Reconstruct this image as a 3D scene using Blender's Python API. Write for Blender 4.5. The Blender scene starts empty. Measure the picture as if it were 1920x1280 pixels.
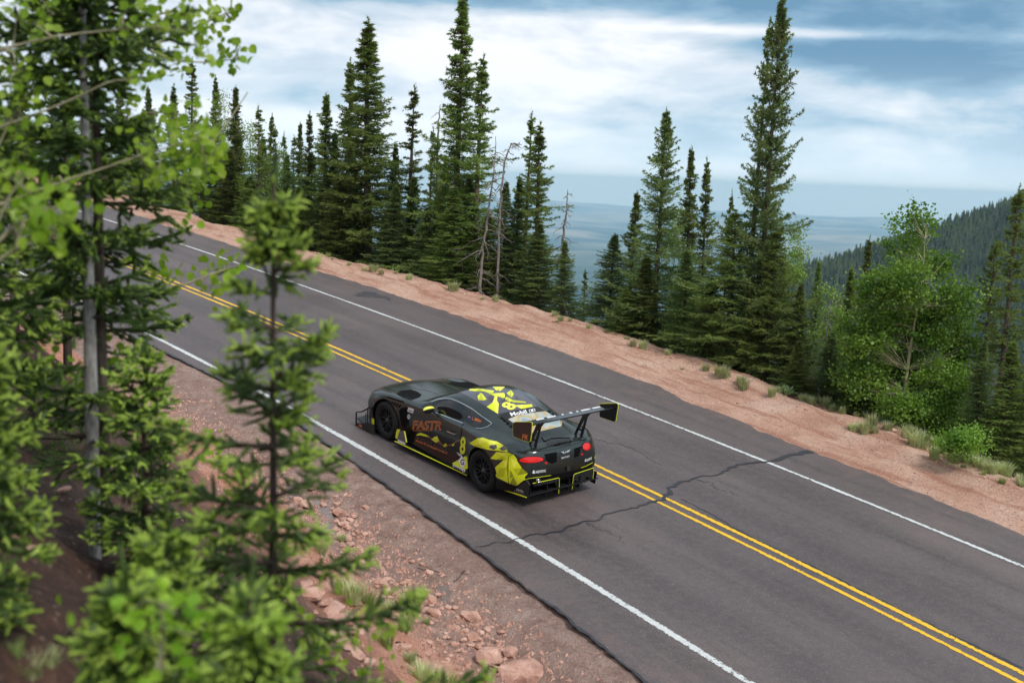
import bpy, bmesh, math, random
import numpy as np
from mathutils import Vector, Matrix
from mathutils.bvhtree import BVHTree

SC = bpy.context.scene
COL = SC.collection
R = math.radians

# ---------------------------------------------------------------- camera (fitted to lane lines, wheels and horizon)
FPX, PITCH, ROLL = 2147.85, 0.143105, 0.03952      # focal length in pixels of a 1920 wide frame
TH, K1, K2, G1, G2, E1, HC, X0, Y0, LANE = (0.7010558849677537, 0.008894035979130705, 2.301130725628018e-05,
    0.10536111764696532, 0.0006002390016125182, 0.05493765613910931, 4.832123652456787,
    0.41951500865098107, 20.961399705614987, 3.0172247596582342)
CAR_S, CAR_O = -1.59, -1.44
cam = bpy.data.cameras.new('camera')
cam.sensor_width = 36.0
cam.lens = FPX * 36.0 / 1920.0
cam.clip_start, cam.clip_end = 0.1, 250000.0
cam.dof.use_dof = True
cam.dof.focus_distance = 22.5
cam.dof.aperture_fstop = 1.6
camo = bpy.data.objects.new('camera', cam)
COL.objects.link(camo)
camo.rotation_mode = 'QUATERNION'
camo.rotation_quaternion = (Matrix.Rotation(math.pi / 2 - PITCH, 3, 'X') @ Matrix.Rotation(ROLL, 3, 'Z')).to_quaternion()
SC.camera = camo


def ray(px, py):
    a, b = px - 960.0, py - 640.0
    c, s = math.cos(ROLL), math.sin(ROLL)
    X, Y = c * a + s * b, -s * a + c * b
    dy, dz = 1.0, -Y / FPX
    return np.array([X / FPX, dy * math.cos(PITCH) + dz * math.sin(PITCH), -dy * math.sin(PITCH) + dz * math.cos(PITCH)])


def srgb(r, g, b):
    f = lambda c: c / 12.92 if c <= 0.04045 else ((c + 0.055) / 1.055) ** 2.4
    return (f(r / 255), f(g / 255), f(b / 255), 1.0)


# ---------------------------------------------------------------- node helper
class NT:
    def __init__(s, tree):
        s.t = tree
        s.t.nodes.clear()

    def n(s, typ, ins=None, **kw):
        nd = s.t.nodes.new(typ)
        for k, v in kw.items():
            setattr(nd, k, v)
        for k, v in (ins or {}).items():
            sock = nd.inputs[k]
            if isinstance(v, bpy.types.NodeSocket):
                s.t.links.new(v, sock)
            else:
                sock.default_value = v
        return nd

    def math(s, op, a, b=0.0, c=0.0, clamp=False):
        return s.n('ShaderNodeMath', {0: a, 1: b, 2: c}, operation=op, use_clamp=clamp).outputs[0]

    def noise(s, vec, scale, detail=4.0, rough=0.55, dist=0.0):
        i = {'Scale': scale, 'Detail': detail, 'Roughness': rough, 'Distortion': dist}
        if vec is not None:
            i['Vector'] = vec
        return s.n('ShaderNodeTexNoise', i).outputs['Fac']

    def ramp(s, fac, stops, interp='LINEAR'):
        nd = s.n('ShaderNodeValToRGB', {'Fac': fac})
        cr = nd.color_ramp
        cr.interpolation = interp
        while len(cr.elements) < len(stops):
            cr.elements.new(0.5)
        for el, (p, c) in zip(cr.elements, stops):
            el.position = p
            el.color = c if len(c) == 4 else (*c, 1)
        return nd.outputs['Color']

    def mix(s, fac, a, b, blend='MIX'):
        nd = s.n('ShaderNodeMix', data_type='RGBA', blend_type=blend)
        for idx, v in ((0, fac), (6, a), (7, b)):
            if isinstance(v, bpy.types.NodeSocket):
                s.t.links.new(v, nd.inputs[idx])
            else:
                nd.inputs[idx].default_value = v if idx == 0 or len(v) == 4 else (*v, 1)
        return nd.outputs[2]

    def step(s, v, a, b):
        nd = s.n('ShaderNodeMapRange', {'Value': v, 'From Min': a, 'From Max': b}, interpolation_type='SMOOTHSTEP')
        return nd.outputs[0]

    def out(s, shader):
        s.n('ShaderNodeOutputMaterial', {'Surface': shader})


def new_mat(name):
    m = bpy.data.materials.new(name)
    m.use_nodes = True
    return m, NT(m.node_tree)


def g3(v):
    return (v, v, v, 1.0)


# ---------------------------------------------------------------- world: sky with cloud sheets
SUN_DIR = Vector((0.45, -0.50, 0.90)).normalized()
world = bpy.data.worlds.new('World')
SC.world = world
world.use_nodes = True
W = NT(world.node_tree)
sky = W.n('ShaderNodeTexSky', sky_type='NISHITA', sun_disc=False)
sky.sun_elevation = math.asin(SUN_DIR.z)
sky.sun_rotation = math.atan2(SUN_DIR.x, SUN_DIR.y)
sky.altitude = 3000
dirv = W.n('ShaderNodeTexCoord').outputs['Generated']
sep = W.n('ShaderNodeSeparateXYZ', {0: dirv})
dx, dy, dz = sep.outputs
stretch = W.n('ShaderNodeVectorMath', {0: dirv, 1: (1.0, 1.0, 3.4)}, operation='MULTIPLY').outputs[0]
warp = W.n('ShaderNodeTexNoise', {'Vector': stretch, 'Scale': 3.0, 'Detail': 3.0}).outputs['Color']
wv = W.n('ShaderNodeVectorMath', {0: warp, 1: (0.5, 0.5, 0.5)}, operation='SUBTRACT').outputs[0]
wv = W.n('ShaderNodeVectorMath', {0: wv, 'Scale': 0.16}, operation='SCALE').outputs[0]
cv = W.n('ShaderNodeVectorMath', {0: stretch, 1: wv}, operation='ADD').outputs[0]
n1 = W.noise(cv, 5.2, 8.0, 0.52, 0.0)
n2 = W.noise(cv, 17.0, 6.0, 0.58, 0.0)
AZ = W.math('ARCTAN2', dx, dy)
val = W.math('ADD', W.math('MULTIPLY', n1, 0.84), W.math('MULTIPLY', n2, 0.40))
# large cloud masses seen over the valley: (pixel x, pixel y, radius x, radius y, +darker / -lighter)
for bx, by, rx, ry, amp in ((1480, 5, 330, 38, 0.30), (1760, 120, 300, 50, 0.27), (800, -12, 330, 26, 0.26), (820, 95, 420, 62, -0.15),
                            (1110, 150, 260, 80, -0.05), (1750, 250, 330, 60, 0.05), (1250, 200, 200, 30, 0.08), (1500, 62, 300, 10, -0.25),
                            (1150, 60, 90, 50, -0.13), (1700, 185, 220, 22, -0.12), (600, 225, 420, 18, -0.13), (650, 165, 300, 30, 0.09), (900, 300, 500, 40, -0.06), (1650, 140, 420, 160, 0.10)):
    d0 = ray(bx, by)
    d0 = d0 / np.linalg.norm(d0)
    daz = W.math('SUBTRACT', AZ, math.atan2(d0[0], d0[1]))
    dez = W.math('SUBTRACT', dz, float(d0[2]))
    dez = W.math('ADD', dez, W.math('MULTIPLY', daz, math.tan(ROLL) * 0.6))
    q = W.math('ADD', W.math('MULTIPLY', W.math('MULTIPLY', daz, daz), (FPX / rx) ** 2),
               W.math('MULTIPLY', W.math('MULTIPLY', dez, dez), (FPX / ry) ** 2))
    ex = W.math('POWER', 2.718, W.math('MULTIPLY', q, -1.0))
    val = W.math('ADD', val, W.math('MULTIPLY', ex, amp))
val = W.math('SUBTRACT', val, 0.075)
cl = W.ramp(val, [(0.40, (0.66, 0.67, 0.685)), (0.47, (0.56, 0.595, 0.635)), (0.53, (0.46, 0.515, 0.575)), (0.60, (0.37, 0.45, 0.52)), (0.70, (0.205, 0.325, 0.43)), (0.86, (0.105, 0.21, 0.315))])
hor = W.ramp(W.math('ADD', dz, 0.03), [(0.0, g3(1)), (0.035, g3(0.85)), (0.085, g3(0.25)), (0.14, g3(0))])
cl = W.mix(hor, cl, (0.52, 0.64, 0.74))
cl10 = W.mix(1.0, cl, (10, 10, 10), 'MULTIPLY')
skc = W.mix(0.93, sky.outputs[0], cl10)
bg = W.n('ShaderNodeBackground', {'Color': skc, 'Strength': 0.1})
W.n('ShaderNodeOutputWorld', {'Surface': bg.outputs[0]})

sun = bpy.data.lights.new('sun', 'SUN')
sun.energy = 1.5
sun.angle = R(14)
sun.color = (1.0, 0.95, 0.88)
suno = bpy.data.objects.new('sun', sun)
COL.objects.link(suno)
suno.rotation_mode = 'QUATERNION'
suno.rotation_quaternion = SUN_DIR.to_track_quat('Z', 'Y')

SC.view_settings.view_transform = 'Standard'
SC.view_settings.look = 'None'
SC.view_settings.exposure = 0.68
SC.view_settings.gamma = 1.0
SC.render.engine = 'CYCLES'
SC.cycles.use_denoising = True
SC.cycles.max_bounces = 10
SC.cycles.diffuse_bounces = 4
SC.cycles.glossy_bounces = 4
SC.cycles.transparent_max_bounces = 12
SC.cycles.volume_bounces = 8

# ---------------------------------------------------------------- small maths: road frame, noise
SS = np.linspace(-70, 80, 3001)
_h = TH + K1 * SS + K2 * SS * SS
_ds = SS[1] - SS[0]
CX = np.concatenate([[0], np.cumsum(-np.sin((_h[1:] + _h[:-1]) / 2))]) * _ds
CY = np.concatenate([[0], np.cumsum(np.cos((_h[1:] + _h[:-1]) / 2))]) * _ds
_i0 = np.argmin(abs(SS))
CX += X0 - CX[_i0]
CY += Y0 - CY[_i0]
_sc = np.clip(SS, -25, 30)
CZ = -HC + G1 * _sc + G2 * _sc ** 2 + (SS - _sc) * (G1 + 2 * G2 * _sc)


def road_xyz(s, o, dz=0.0):
    s, o = np.asarray(s, float), np.asarray(o, float)
    h = TH + K1 * s + K2 * s * s
    x, y, z = np.interp(s, SS, CX), np.interp(s, SS, CY), np.interp(s, SS, CZ)
    return np.stack([x + np.cos(h) * o, y + np.sin(h) * o, z + E1 * o + dz], -1)


def to_so(x, y):
    x, y = np.atleast_1d(x).astype(float), np.atleast_1d(y).astype(float)
    i = np.empty(len(x), int)
    for a in range(0, len(x), 400):
        i[a:a + 400] = np.argmin((CX[None] - x[a:a + 400, None]) ** 2 + (CY[None] - y[a:a + 400, None]) ** 2, 1)
    o = (x - CX[i]) * np.cos(_h[i]) + (y - CY[i]) * np.sin(_h[i])
    return SS[i], o


def _hash(ix, iy, seed):
    n = (ix.astype(np.int64) * 374761393 + iy.astype(np.int64) * 668265263 + seed * 1442695041) & 0x7fffffff
    n = ((n ^ (n >> 13)) * 1274126177) & 0x7fffffff
    return ((n ^ (n >> 16)) & 0xffff) / 65535.0


def vnoise(x, y, seed=0):
    x, y = np.asarray(x, float), np.asarray(y, float)
    ix, iy = np.floor(x), np.floor(y)
    fx, fy = x - ix, y - iy
    fx, fy = fx * fx * (3 - 2 * fx), fy * fy * (3 - 2 * fy)
    a, b = _hash(ix, iy, seed), _hash(ix + 1, iy, seed)
    c, d = _hash(ix, iy + 1, seed), _hash(ix + 1, iy + 1, seed)
    return (a * (1 - fx) + b * fx) * (1 - fy) + (c * (1 - fx) + d * fx) * fy - 0.5


def fbm(x, y, octv=4, seed=0, gain=0.5):
    t, a, f = 0.0, 1.0, 1.0
    for k in range(octv):
        t = t + a * vnoise(np.asarray(x) * f, np.asarray(y) * f, seed + k * 17)
        a *= gain
        f *= 2.03
    return t


def sstep(v, a, b):
    t = np.clip((v - a) / (b - a), 0, 1)
    return t * t * (3 - 2 * t)


EDGE_S = [-40, -12, -7, -5.97, -3.44, -1.5, 2.1, 4.52, 6.27, 9, 13.2, 16.2, 22, 40]
EDGE_O = [6.3, 6.2, 6.1, 6.25, 7.0, 6.95, 7.15, 7.05, 7.0, 6.7, 6.35, 6.0, 6.2, 6.6]


def ground_dz(s, o):
    """height of the ground above the (tilted) road plane"""
    s, o = np.asarray(s, float), np.asarray(o, float)
    z = np.full(np.broadcast(s, o).shape, -0.045)
    z = z + 0.012 * fbm(s * 3, o * 3, 3, 5) * sstep(np.abs(o), 3.4, 4.2)
    # outer (valley) shoulder, a low broken berm and the drop
    eo = np.interp(s, EDGE_S, EDGE_O) + 0.55 * vnoise(s * 0.7, s * 0 + 3, 9) + 0.25 * vnoise(s * 2.3, s * 0, 11)
    sh = sstep(o, 4.2, 5.2)
    z = z + sh * (0.03 + 0.07 * fbm(s * 0.9, o * 1.6, 4, 21) + 0.06 * fbm(s * 4, o * 5, 3, 22) - 0.035 * np.exp(-((o - 5.35 - 0.15 * vnoise(s * 0.2, s * 0, 77)) / 0.14) ** 2) - 0.03 * np.exp(-((o - 6.05) / 0.16) ** 2))
    z = z + 0.10 * np.exp(-((o - eo + 0.5) / 0.45) ** 2) * (1 + 1.2 * vnoise(s * 1.3, o, 31)) * sh
    b = np.maximum(o - eo, 0)
    z = z - np.where(b < 1.0, 0.42 * b * b, 0.42 + 0.62 * (b - 1.0)) + 0.25 * fbm(s * 0.5, o * 0.5, 3, 41) * sstep(b, 0.5, 3)
    # inner (mountain) side: muddy verge, ditch, rocky bank
    a = -o
    vg = sstep(a, 3.6, 4.1)
    z = z + vg * (-0.02 + 0.045 * fbm(s * 1.4, o * 2.2, 4, 51) + 0.05 * fbm(s * 6, o * 6, 3, 52))
    dit = 4.85 + 0.25 * vnoise(s * 0.5, s * 0, 61) + 0.05 * np.clip(-s - 3, -2, 8)
    z = z - 0.13 * np.exp(-((a - dit) / 0.5) ** 2) * vg
    ob = 5.65 + 0.35 * vnoise(s * 0.6, s * 0, 71) + 0.05 * np.clip(-s - 3, -2, 8)
    x = np.maximum(a - ob, 0)
    hb = np.where(x < 2.0, 0.9 * x, np.where(x < 7.5, 1.8 + 0.75 * (x - 2.0), 5.925 + 0.42 * (x - 7.5)))
    z = z + hb
    led = fbm(s * 0.8 + o * 0.3, o * 1.5, 4, 81)
    z = z + sstep(x, 0.05, 0.8) * (0.30 * led + 0.12 * np.abs(fbm(s * 2.5, o * 3.5, 4, 82)) + 0.04 * fbm(s * 9, o * 9, 2, 83))
    return z


def ground_xyz(s, o, dz=0.0):
    return road_xyz(s, o, ground_dz(s, o) + dz)


def ground_at(x, y):
    s, o = to_so(x, y)
    z = np.interp(s, SS, CZ) + E1 * o + ground_dz(s, o)
    return z if len(z) > 1 else float(z[0])


def ground_hit(px, py, tmin=2.0, tmax=70.0):
    """where the line of sight through a pixel meets the ground (kept on the near side of the valley edge)"""
    d = ray(px, py)
    t = np.arange(tmin, tmax, 0.04)
    P = d[None] * t[:, None]
    s, o = to_so(P[:, 0], P[:, 1])
    pl = np.interp(s, SS, CZ) + E1 * o
    z = pl + np.maximum(ground_dz(s, o), np.where((o > -3.6) & (o < 4.2), 0, -99))
    k = np.argmax(P[:, 2] <= z)
    eo = np.interp(s[k], EDGE_S, EDGE_O) + 0.25
    if P[k, 2] <= z[k] and o[k] < eo:
        return P[k]
    k = np.argmax(P[:, 2] <= pl) if (P[:, 2] <= pl).any() else len(t) - 1
    o_ = min(o[k], np.interp(s[k], EDGE_S, EDGE_O) + 0.15)
    return ground_xyz(s[k], o_)


def at_px(px, py, depth):
    return ray(px, py) * depth


# ---------------------------------------------------------------- object helpers
def tag(o, label=None, cat=None, group=None, kind=None):
    for k, v in (('label', label), ('category', cat), ('group', group), ('kind', kind)):
        if v:
            o[k] = v
    return o


def mesh_np(name, V, F, mats=None, smooth=False, midx=None):
    """F: array (n,3)/(n,4) or list of arrays/lists of faces"""
    V = np.asarray(V, np.float32)
    me = bpy.data.meshes.new(name)
    if isinstance(F, np.ndarray):
        k = F.shape[1]
        me.vertices.add(len(V))
        me.vertices.foreach_set('co', V.ravel())
        me.loops.add(F.size)
        me.loops.foreach_set('vertex_index', F.astype(np.int32).ravel())
        me.polygons.add(len(F))
        me.polygons.foreach_set('loop_start', np.arange(0, F.size, k, dtype=np.int32))
        me.polygons.foreach_set('loop_total', np.full(len(F), k, np.int32))
        me.update(calc_edges=True)
    else:
        me.from_pydata(V.tolist(), [], F)
        me.update()
    for m in (mats if isinstance(mats, (list, tuple)) else [mats] if mats else []):
        me.materials.append(m)
    if midx is not None:
        me.polygons.foreach_set('material_index', np.asarray(midx, np.int32))
    me.polygons.foreach_set('use_smooth', np.full(len(me.polygons), bool(smooth)))
    return me


def obj(name, me, parent=None, loc=None):
    o = bpy.data.objects.new(name, me)
    COL.objects.link(o)
    if parent is not None:
        o.parent = parent
    if loc is not None:
        o.location = loc
    return o


def empty(name, loc=(0, 0, 0)):
    o = bpy.data.objects.new(name, None)
    COL.objects.link(o)
    o.location = loc
    o.empty_display_size = 0.2
    return o


def copy_tree(o, parent=None):
    c = o.copy()
    COL.objects.link(c)
    c.parent = parent
    for ch in list(o.children):
        copy_tree(ch, c)
    return c


def grid_faces(nu, nv, off=0):
    i = np.arange(nu - 1)[:, None] * nv + np.arange(nv - 1)[None]
    i = i.ravel() + off
    return np.stack([i, i + nv, i + nv + 1, i + 1], 1)


def tube(pts, rad, sides=6, off=0):
    """tapered tube through pts; returns V, F(quads)"""
    P = np.asarray(pts, float)
    r = np.asarray(rad, float) * np.ones(len(P))
    T = np.gradient(P, axis=0)
    T /= np.linalg.norm(T, axis=1)[:, None] + 1e-9
    ref = np.array([0.31, 0.17, 0.93]) if abs(T[0][2]) < 0.85 else np.array([0.93, 0.2, 0.1])
    A = np.cross(T, ref)
    A /= np.linalg.norm(A, axis=1)[:, None] + 1e-9
    B = np.cross(T, A)
    an = np.arange(sides) * 2 * math.pi / sides
    V = P[:, None] + r[:, None, None] * (np.cos(an)[None, :, None] * A[:, None] + np.sin(an)[None, :, None] * B[:, None])
    n = len(P)
    i = np.arange(n - 1)[:, None] * sides
    j = np.arange(sides)[None]
    F = np.stack([i + j, i + (j + 1) % sides, i + sides + (j + 1) % sides, i + sides + j], -1).reshape(-1, 4)
    return V.reshape(-1, 3), F + off


class Acc:
    """collects pieces of one face size into one mesh"""
    def __init__(s):
        s.V, s.F, s.n = [], [], 0

    def add(s, V, F):
        s.V.append(V)
        s.F.append(F + s.n)
        s.n += len(V)

    def tube(s, pts, rad, sides=6):
        V, F = tube(pts, rad, sides)
        s.add(V, F)

    def mesh(s, name, mat, smooth=False):
        return mesh_np(name, np.concatenate(s.V), np.concatenate(s.F), mat, smooth)


# ---------------------------------------------------------------- materials of the setting
def mat_principled(name, col, rough=0.5, metal=0.0, spec=0.5, coat=0.0, emit=None):
    m, N = new_mat(name)
    ins = {'Base Color': col, 'Roughness': rough, 'Metallic': metal, 'Specular IOR Level': spec, 'Coat Weight': coat}
    if emit:
        ins['Emission Color'] = col
        ins['Emission Strength'] = emit
    N.out(N.n('ShaderNodeBsdfPrincipled', ins).outputs[0])
    return m


def mat_asphalt():
    m, N = new_mat('asphalt')
    uv = N.n('ShaderNodeUVMap').outputs[0]
    pos = N.n('ShaderNodeNewGeometry').outputs['Position']
    sx = N.n('ShaderNodeSeparateXYZ', {0: uv})
    o = sx.outputs[1]
    big = N.noise(pos, 0.35, 4)
    col = N.ramp(big, [(0.3, srgb(84, 76, 77)), (0.55, srgb(97, 87, 87)), (0.75, srgb(111, 98, 95))])
    stv = N.n('ShaderNodeVectorMath', {0: uv, 1: (0.18, 2.6, 1.0)}, operation='MULTIPLY').outputs[0]
    col = N.mix(N.step(N.noise(stv, 1.0, 4, 0.6), 0.44, 0.72), col, srgb(78, 71, 71))
    # wheel tracks, a little darker and smoother
    tr = N.math('ABSOLUTE', N.math('SUBTRACT', N.math('ABSOLUTE', N.math('SUBTRACT', N.math('ABSOLUTE', o), 1.5)), 0.75))
    trk = N.math('SUBTRACT', 1.0, N.step(tr, 0.0, 0.45))
    col = N.mix(N.math('MULTIPLY', trk, 0.42), col, srgb(62, 58, 60))
    # red grit washed on near the verges
    grit = N.math('MULTIPLY', N.step(N.math('ABSOLUTE', o), 2.6, 4.6), N.step(N.noise(pos, 2.2, 6, 0.7), 0.45, 0.7))
    col = N.mix(N.math('MULTIPLY', grit, 0.45), col, srgb(132, 106, 96))
    # damp stretch round the mid road
    damp = N.step(N.noise(pos, 0.22, 3), 0.52, 0.66)
    col = N.mix(N.math('MULTIPLY', damp, 0.55), col, srgb(66, 54, 52))
    # aggregate
    ag = N.n('ShaderNodeTexVoronoi', {'Vector': pos, 'Scale': 52.0}, feature='F1')
    rnd = N.n('ShaderNodeSeparateXYZ', {0: ag.outputs['Color']}).outputs[0]
    sp = N.math('MULTIPLY', N.step(rnd, 0.78, 0.95), N.math('SUBTRACT', 1.0, N.step(ag.outputs['Distance'], 0.15, 0.5)))
    col = N.mix(N.math('MULTIPLY', sp, 0.42), col, srgb(176, 160, 150))
    mot = N.noise(pos, 9.0, 5, 0.72)
    col = N.mix(N.math('MULTIPLY', N.step(mot, 0.42, 0.66), 0.30), col, srgb(116, 104, 98))
    dk = N.math('MULTIPLY', N.step(N.noise(pos, 45, 3, 0.7), 0.5, 0.72), 0.55)
    col = N.mix(dk, col, srgb(50, 48, 51))
    bump = N.n('ShaderNodeBump', {'Height': N.math('ADD', N.math('MULTIPLY', N.noise(pos, 70, 4), 0.6), N.math('MULTIPLY', ag.outputs['Distance'], -0.4)),
                                  'Strength': 0.5, 'Distance': 0.012})
    rg = N.math('SUBTRACT', 0.58, N.math('MULTIPLY', damp, 0.14))
    b = N.n('ShaderNodeBsdfPrincipled', {'Base Color': col, 'Roughness': rg, 'Normal': bump.outputs[0], 'Specular IOR Level': 0.5})
    N.out(b.outputs[0])
    return m


def mat_paint(name, c1, c2, wear):
    """road paint: the rubbed-off parts are left open so the asphalt below shows"""
    m, N = new_mat(name)
    uv = N.n('ShaderNodeUVMap').outputs[0]
    pos = N.n('ShaderNodeNewGeometry').outputs['Position']
    v = N.n('ShaderNodeSeparateXYZ', {0: uv}).outputs[1]
    edge = N.math('ABSOLUTE', v)
    nn = N.math('ADD', N.math('MULTIPLY', N.noise(pos, 16, 5, 0.7), 0.75), N.math('MULTIPLY', N.noise(pos, 75, 3, 0.6), 0.45))
    lo = N.noise(pos, 0.9, 3)
    k = N.math('ADD', N.math('ADD', nn, N.math('MULTIPLY', N.math('POWER', edge, 3.0), 0.34)), N.math('MULTIPLY', lo, 0.35))
    mask = N.step(k, wear, wear + 0.05)
    col = N.mix(N.noise(pos, 5, 5, 0.7), c1, c2)
    b = N.n('ShaderNodeBsdfPrincipled', {'Base Color': col, 'Roughness': 0.55})
    t = N.n('ShaderNodeBsdfTransparent')
    N.out(N.n('ShaderNodeMixShader', {0: mask, 1: b.outputs[0], 2: t.outputs[0]}).outputs[0])
    return m


def mat_ground():
    m, N = new_mat('red_granite_soil')
    uv = N.n('ShaderNodeUVMap').outputs[0]
    pos = N.n('ShaderNodeNewGeometry').outputs['Position']
    o = N.n('ShaderNodeSeparateXYZ', {0: uv}).outputs[1]
    nb = N.noise(pos, 0.8, 6, 0.62)
    nm = N.noise(pos, 4.5, 6, 0.65)
    nf = N.noise(pos, 28, 5, 0.7)
    # valley shoulder: pale graded granite
    tan = N.ramp(nb, [(0.3, srgb(180, 134, 114)), (0.5, srgb(206, 164, 142)), (0.7, srgb(220, 186, 166))])
    stv = N.n('ShaderNodeVectorMath', {0: uv, 1: (0.35, 3.0, 1.0)}, operation='MULTIPLY').outputs[0]
    stn = N.noise(stv, 1.0, 5, 0.65)
    tan = N.mix(N.math('MULTIPLY', N.step(stn, 0.48, 0.62), 0.75), tan, srgb(168, 114, 92))
    tan = N.mix(N.math('MULTIPLY', N.step(nm, 0.55, 0.72), 0.5), tan, srgb(222, 192, 172))
    tan = N.mix(N.math('MULTIPLY', N.step(N.noise(pos, 11, 5, 0.75), 0.56, 0.7), 0.55), tan, srgb(146, 104, 86))
    # mountain verge: wet pink-brown mud
    mud = N.ramp(nm, [(0.3, srgb(124, 98, 88)), (0.5, srgb(156, 130, 119)), (0.7, srgb(180, 156, 144))])
    mud = N.mix(N.math('MULTIPLY', N.step(nb, 0.45, 0.62), 0.5), mud, srgb(138, 108, 95))
    # bank: orange granite grit
    bank = N.ramp(nb, [(0.28, srgb(172, 112, 88)), (0.5, srgb(200, 144, 120)), (0.72, srgb(220, 180, 160))])
    bank = N.mix(N.math('MULTIPLY', N.step(nm, 0.52, 0.68), 0.6), bank, srgb(205, 168, 150))
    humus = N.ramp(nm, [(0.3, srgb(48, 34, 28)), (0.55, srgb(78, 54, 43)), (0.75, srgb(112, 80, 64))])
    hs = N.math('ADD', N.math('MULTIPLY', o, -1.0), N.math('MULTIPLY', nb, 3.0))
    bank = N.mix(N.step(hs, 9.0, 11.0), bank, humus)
    left = N.mix(N.step(N.math('ADD', N.math('MULTIPLY', o, -1.0), N.math('MULTIPLY', nm, 0.8)), 5.7, 6.5), mud, bank)
    # below the valley edge: dark forest floor
    vf = N.mix(N.step(N.math('ADD', o, N.math('MULTIPLY', nb, 1.5)), 8.2, 9.6), tan, srgb(84, 72, 48))
    col = N.mix(N.step(o, -0.5, 0.5), left, vf)
    col = N.mix(N.math('MULTIPLY', N.step(nf, 0.48, 0.70), 0.6), col, srgb(108, 82, 70))
    peb = N.n('ShaderNodeTexVoronoi', {'Vector': pos, 'Scale': 24.0})
    pr = N.n('ShaderNodeSeparateXYZ', {0: peb.outputs['Color']}).outputs[0]
    pm = N.math('MULTIPLY', N.step(pr, 0.72, 0.9), N.math('SUBTRACT', 1.0, N.step(peb.outputs['Distance'], 0.1, 0.45)))
    col = N.mix(N.math('MULTIPLY', pm, 0.5), col, srgb(214, 184, 168))
    h = N.math('ADD', N.math('ADD', N.math('MULTIPLY', nm, 1.0), N.math('MULTIPLY', nf, 0.5)), N.math('MULTIPLY', pm, 0.35))
    bump = N.n('ShaderNodeBump', {'Height': h, 'Strength': 0.9, 'Distance': 0.09})
    wet = N.math('MULTIPLY', N.math('SUBTRACT', 1.0, N.step(N.math('ABSOLUTE', N.math('ADD', o, 4.8)), 0.5, 1.1)), N.step(nb, 0.4, 0.6))
    rg = N.math('SUBTRACT', 0.85, N.math('MULTIPLY', wet, 0.38))
    b = N.n('ShaderNodeBsdfPrincipled', {'Base Color': col, 'Roughness': rg, 'Normal': bump.outputs[0], 'Specular IOR Level': 0.4})
    N.out(b.outputs[0])
    return m


def mat_rock(name, c1, c2, c3):
    m, N = new_mat(name)
    pos = N.n('ShaderNodeNewGeometry').outputs['Position']
    rnd = N.n('ShaderNodeObjectInfo').outputs['Random']
    n = N.noise(pos, 7, 7, 0.68)
    col = N.ramp(n, [(0.3, c1), (0.52, c2), (0.72, c3)])
    col = N.mix(N.math('MULTIPLY', rnd, 0.35), col, c3)
    col = N.mix(N.math('MULTIPLY', N.step(N.noise(pos, 60, 3, 0.7), 0.55, 0.7), 0.5), col, c1)
    bump = N.n('ShaderNodeBump', {'Height': N.noise(pos, 35, 6, 0.7), 'Strength': 0.7, 'Distance': 0.02})
    N.out(N.n('ShaderNodeBsdfPrincipled', {'Base Color': col, 'Roughness': 0.8, 'Normal': bump.outputs[0], 'Specular IOR Level': 0.35}).outputs[0])
    return m


def mat_leaf(name, dark, light, scale=3.0, trans=0.3, rough=0.55, vary=0.25):
    m, N = new_mat(name)
    oi = N.n('ShaderNodeObjectInfo')
    pos = N.n('ShaderNodeNewGeometry').outputs['Position']
    n = N.noise(pos, scale, 4, 0.65)
    col = N.mix(N.step(n, 0.3, 0.7), dark, light)
    hsv = N.n('ShaderNodeHueSaturation', {'Color': col, 'Hue': N.math('ADD', 0.5 - vary * 0.035, N.math('MULTIPLY', oi.outputs['Random'], vary * 0.07)),
                                          'Value': N.math('ADD', 1.0 - vary, N.math('MULTIPLY', oi.outputs['Random'], vary * 2))})
    c = hsv.outputs[0]
    b = N.n('ShaderNodeBsdfPrincipled', {'Base Color': c, 'Roughness': rough, 'Specular IOR Level': 0.35})
    t = N.n('ShaderNodeBsdfTranslucent', {'Color': N.mix(1.0, c, (1.15, 1.3, 0.7), 'MULTIPLY')})
    N.out(N.n('ShaderNodeMixShader', {0: trans, 1: b.outputs[0], 2: t.outputs[0]}).outputs[0])
    return m


def mat_bark(name, c1, c2, scale=14):
    m, N = new_mat(name)
    oc = N.n('ShaderNodeTexCoord').outputs['Object']
    v = N.n('ShaderNodeVectorMath', {0: oc, 1: (1.0, 1.0, 0.35)}, operation='MULTIPLY').outputs[0]
    n = N.noise(v, scale, 6, 0.7)
    col = N.ramp(n, [(0.35, c1), (0.65, c2)])
    bump = N.n('ShaderNodeBump', {'Height': n, 'Strength': 0.8, 'Distance': 0.02})
    N.out(N.n('ShaderNodeBsdfPrincipled', {'Base Color': col, 'Roughness': 0.85, 'Normal': bump.outputs[0], 'Specular IOR Level': 0.3}).outputs[0])
    return m


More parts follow.
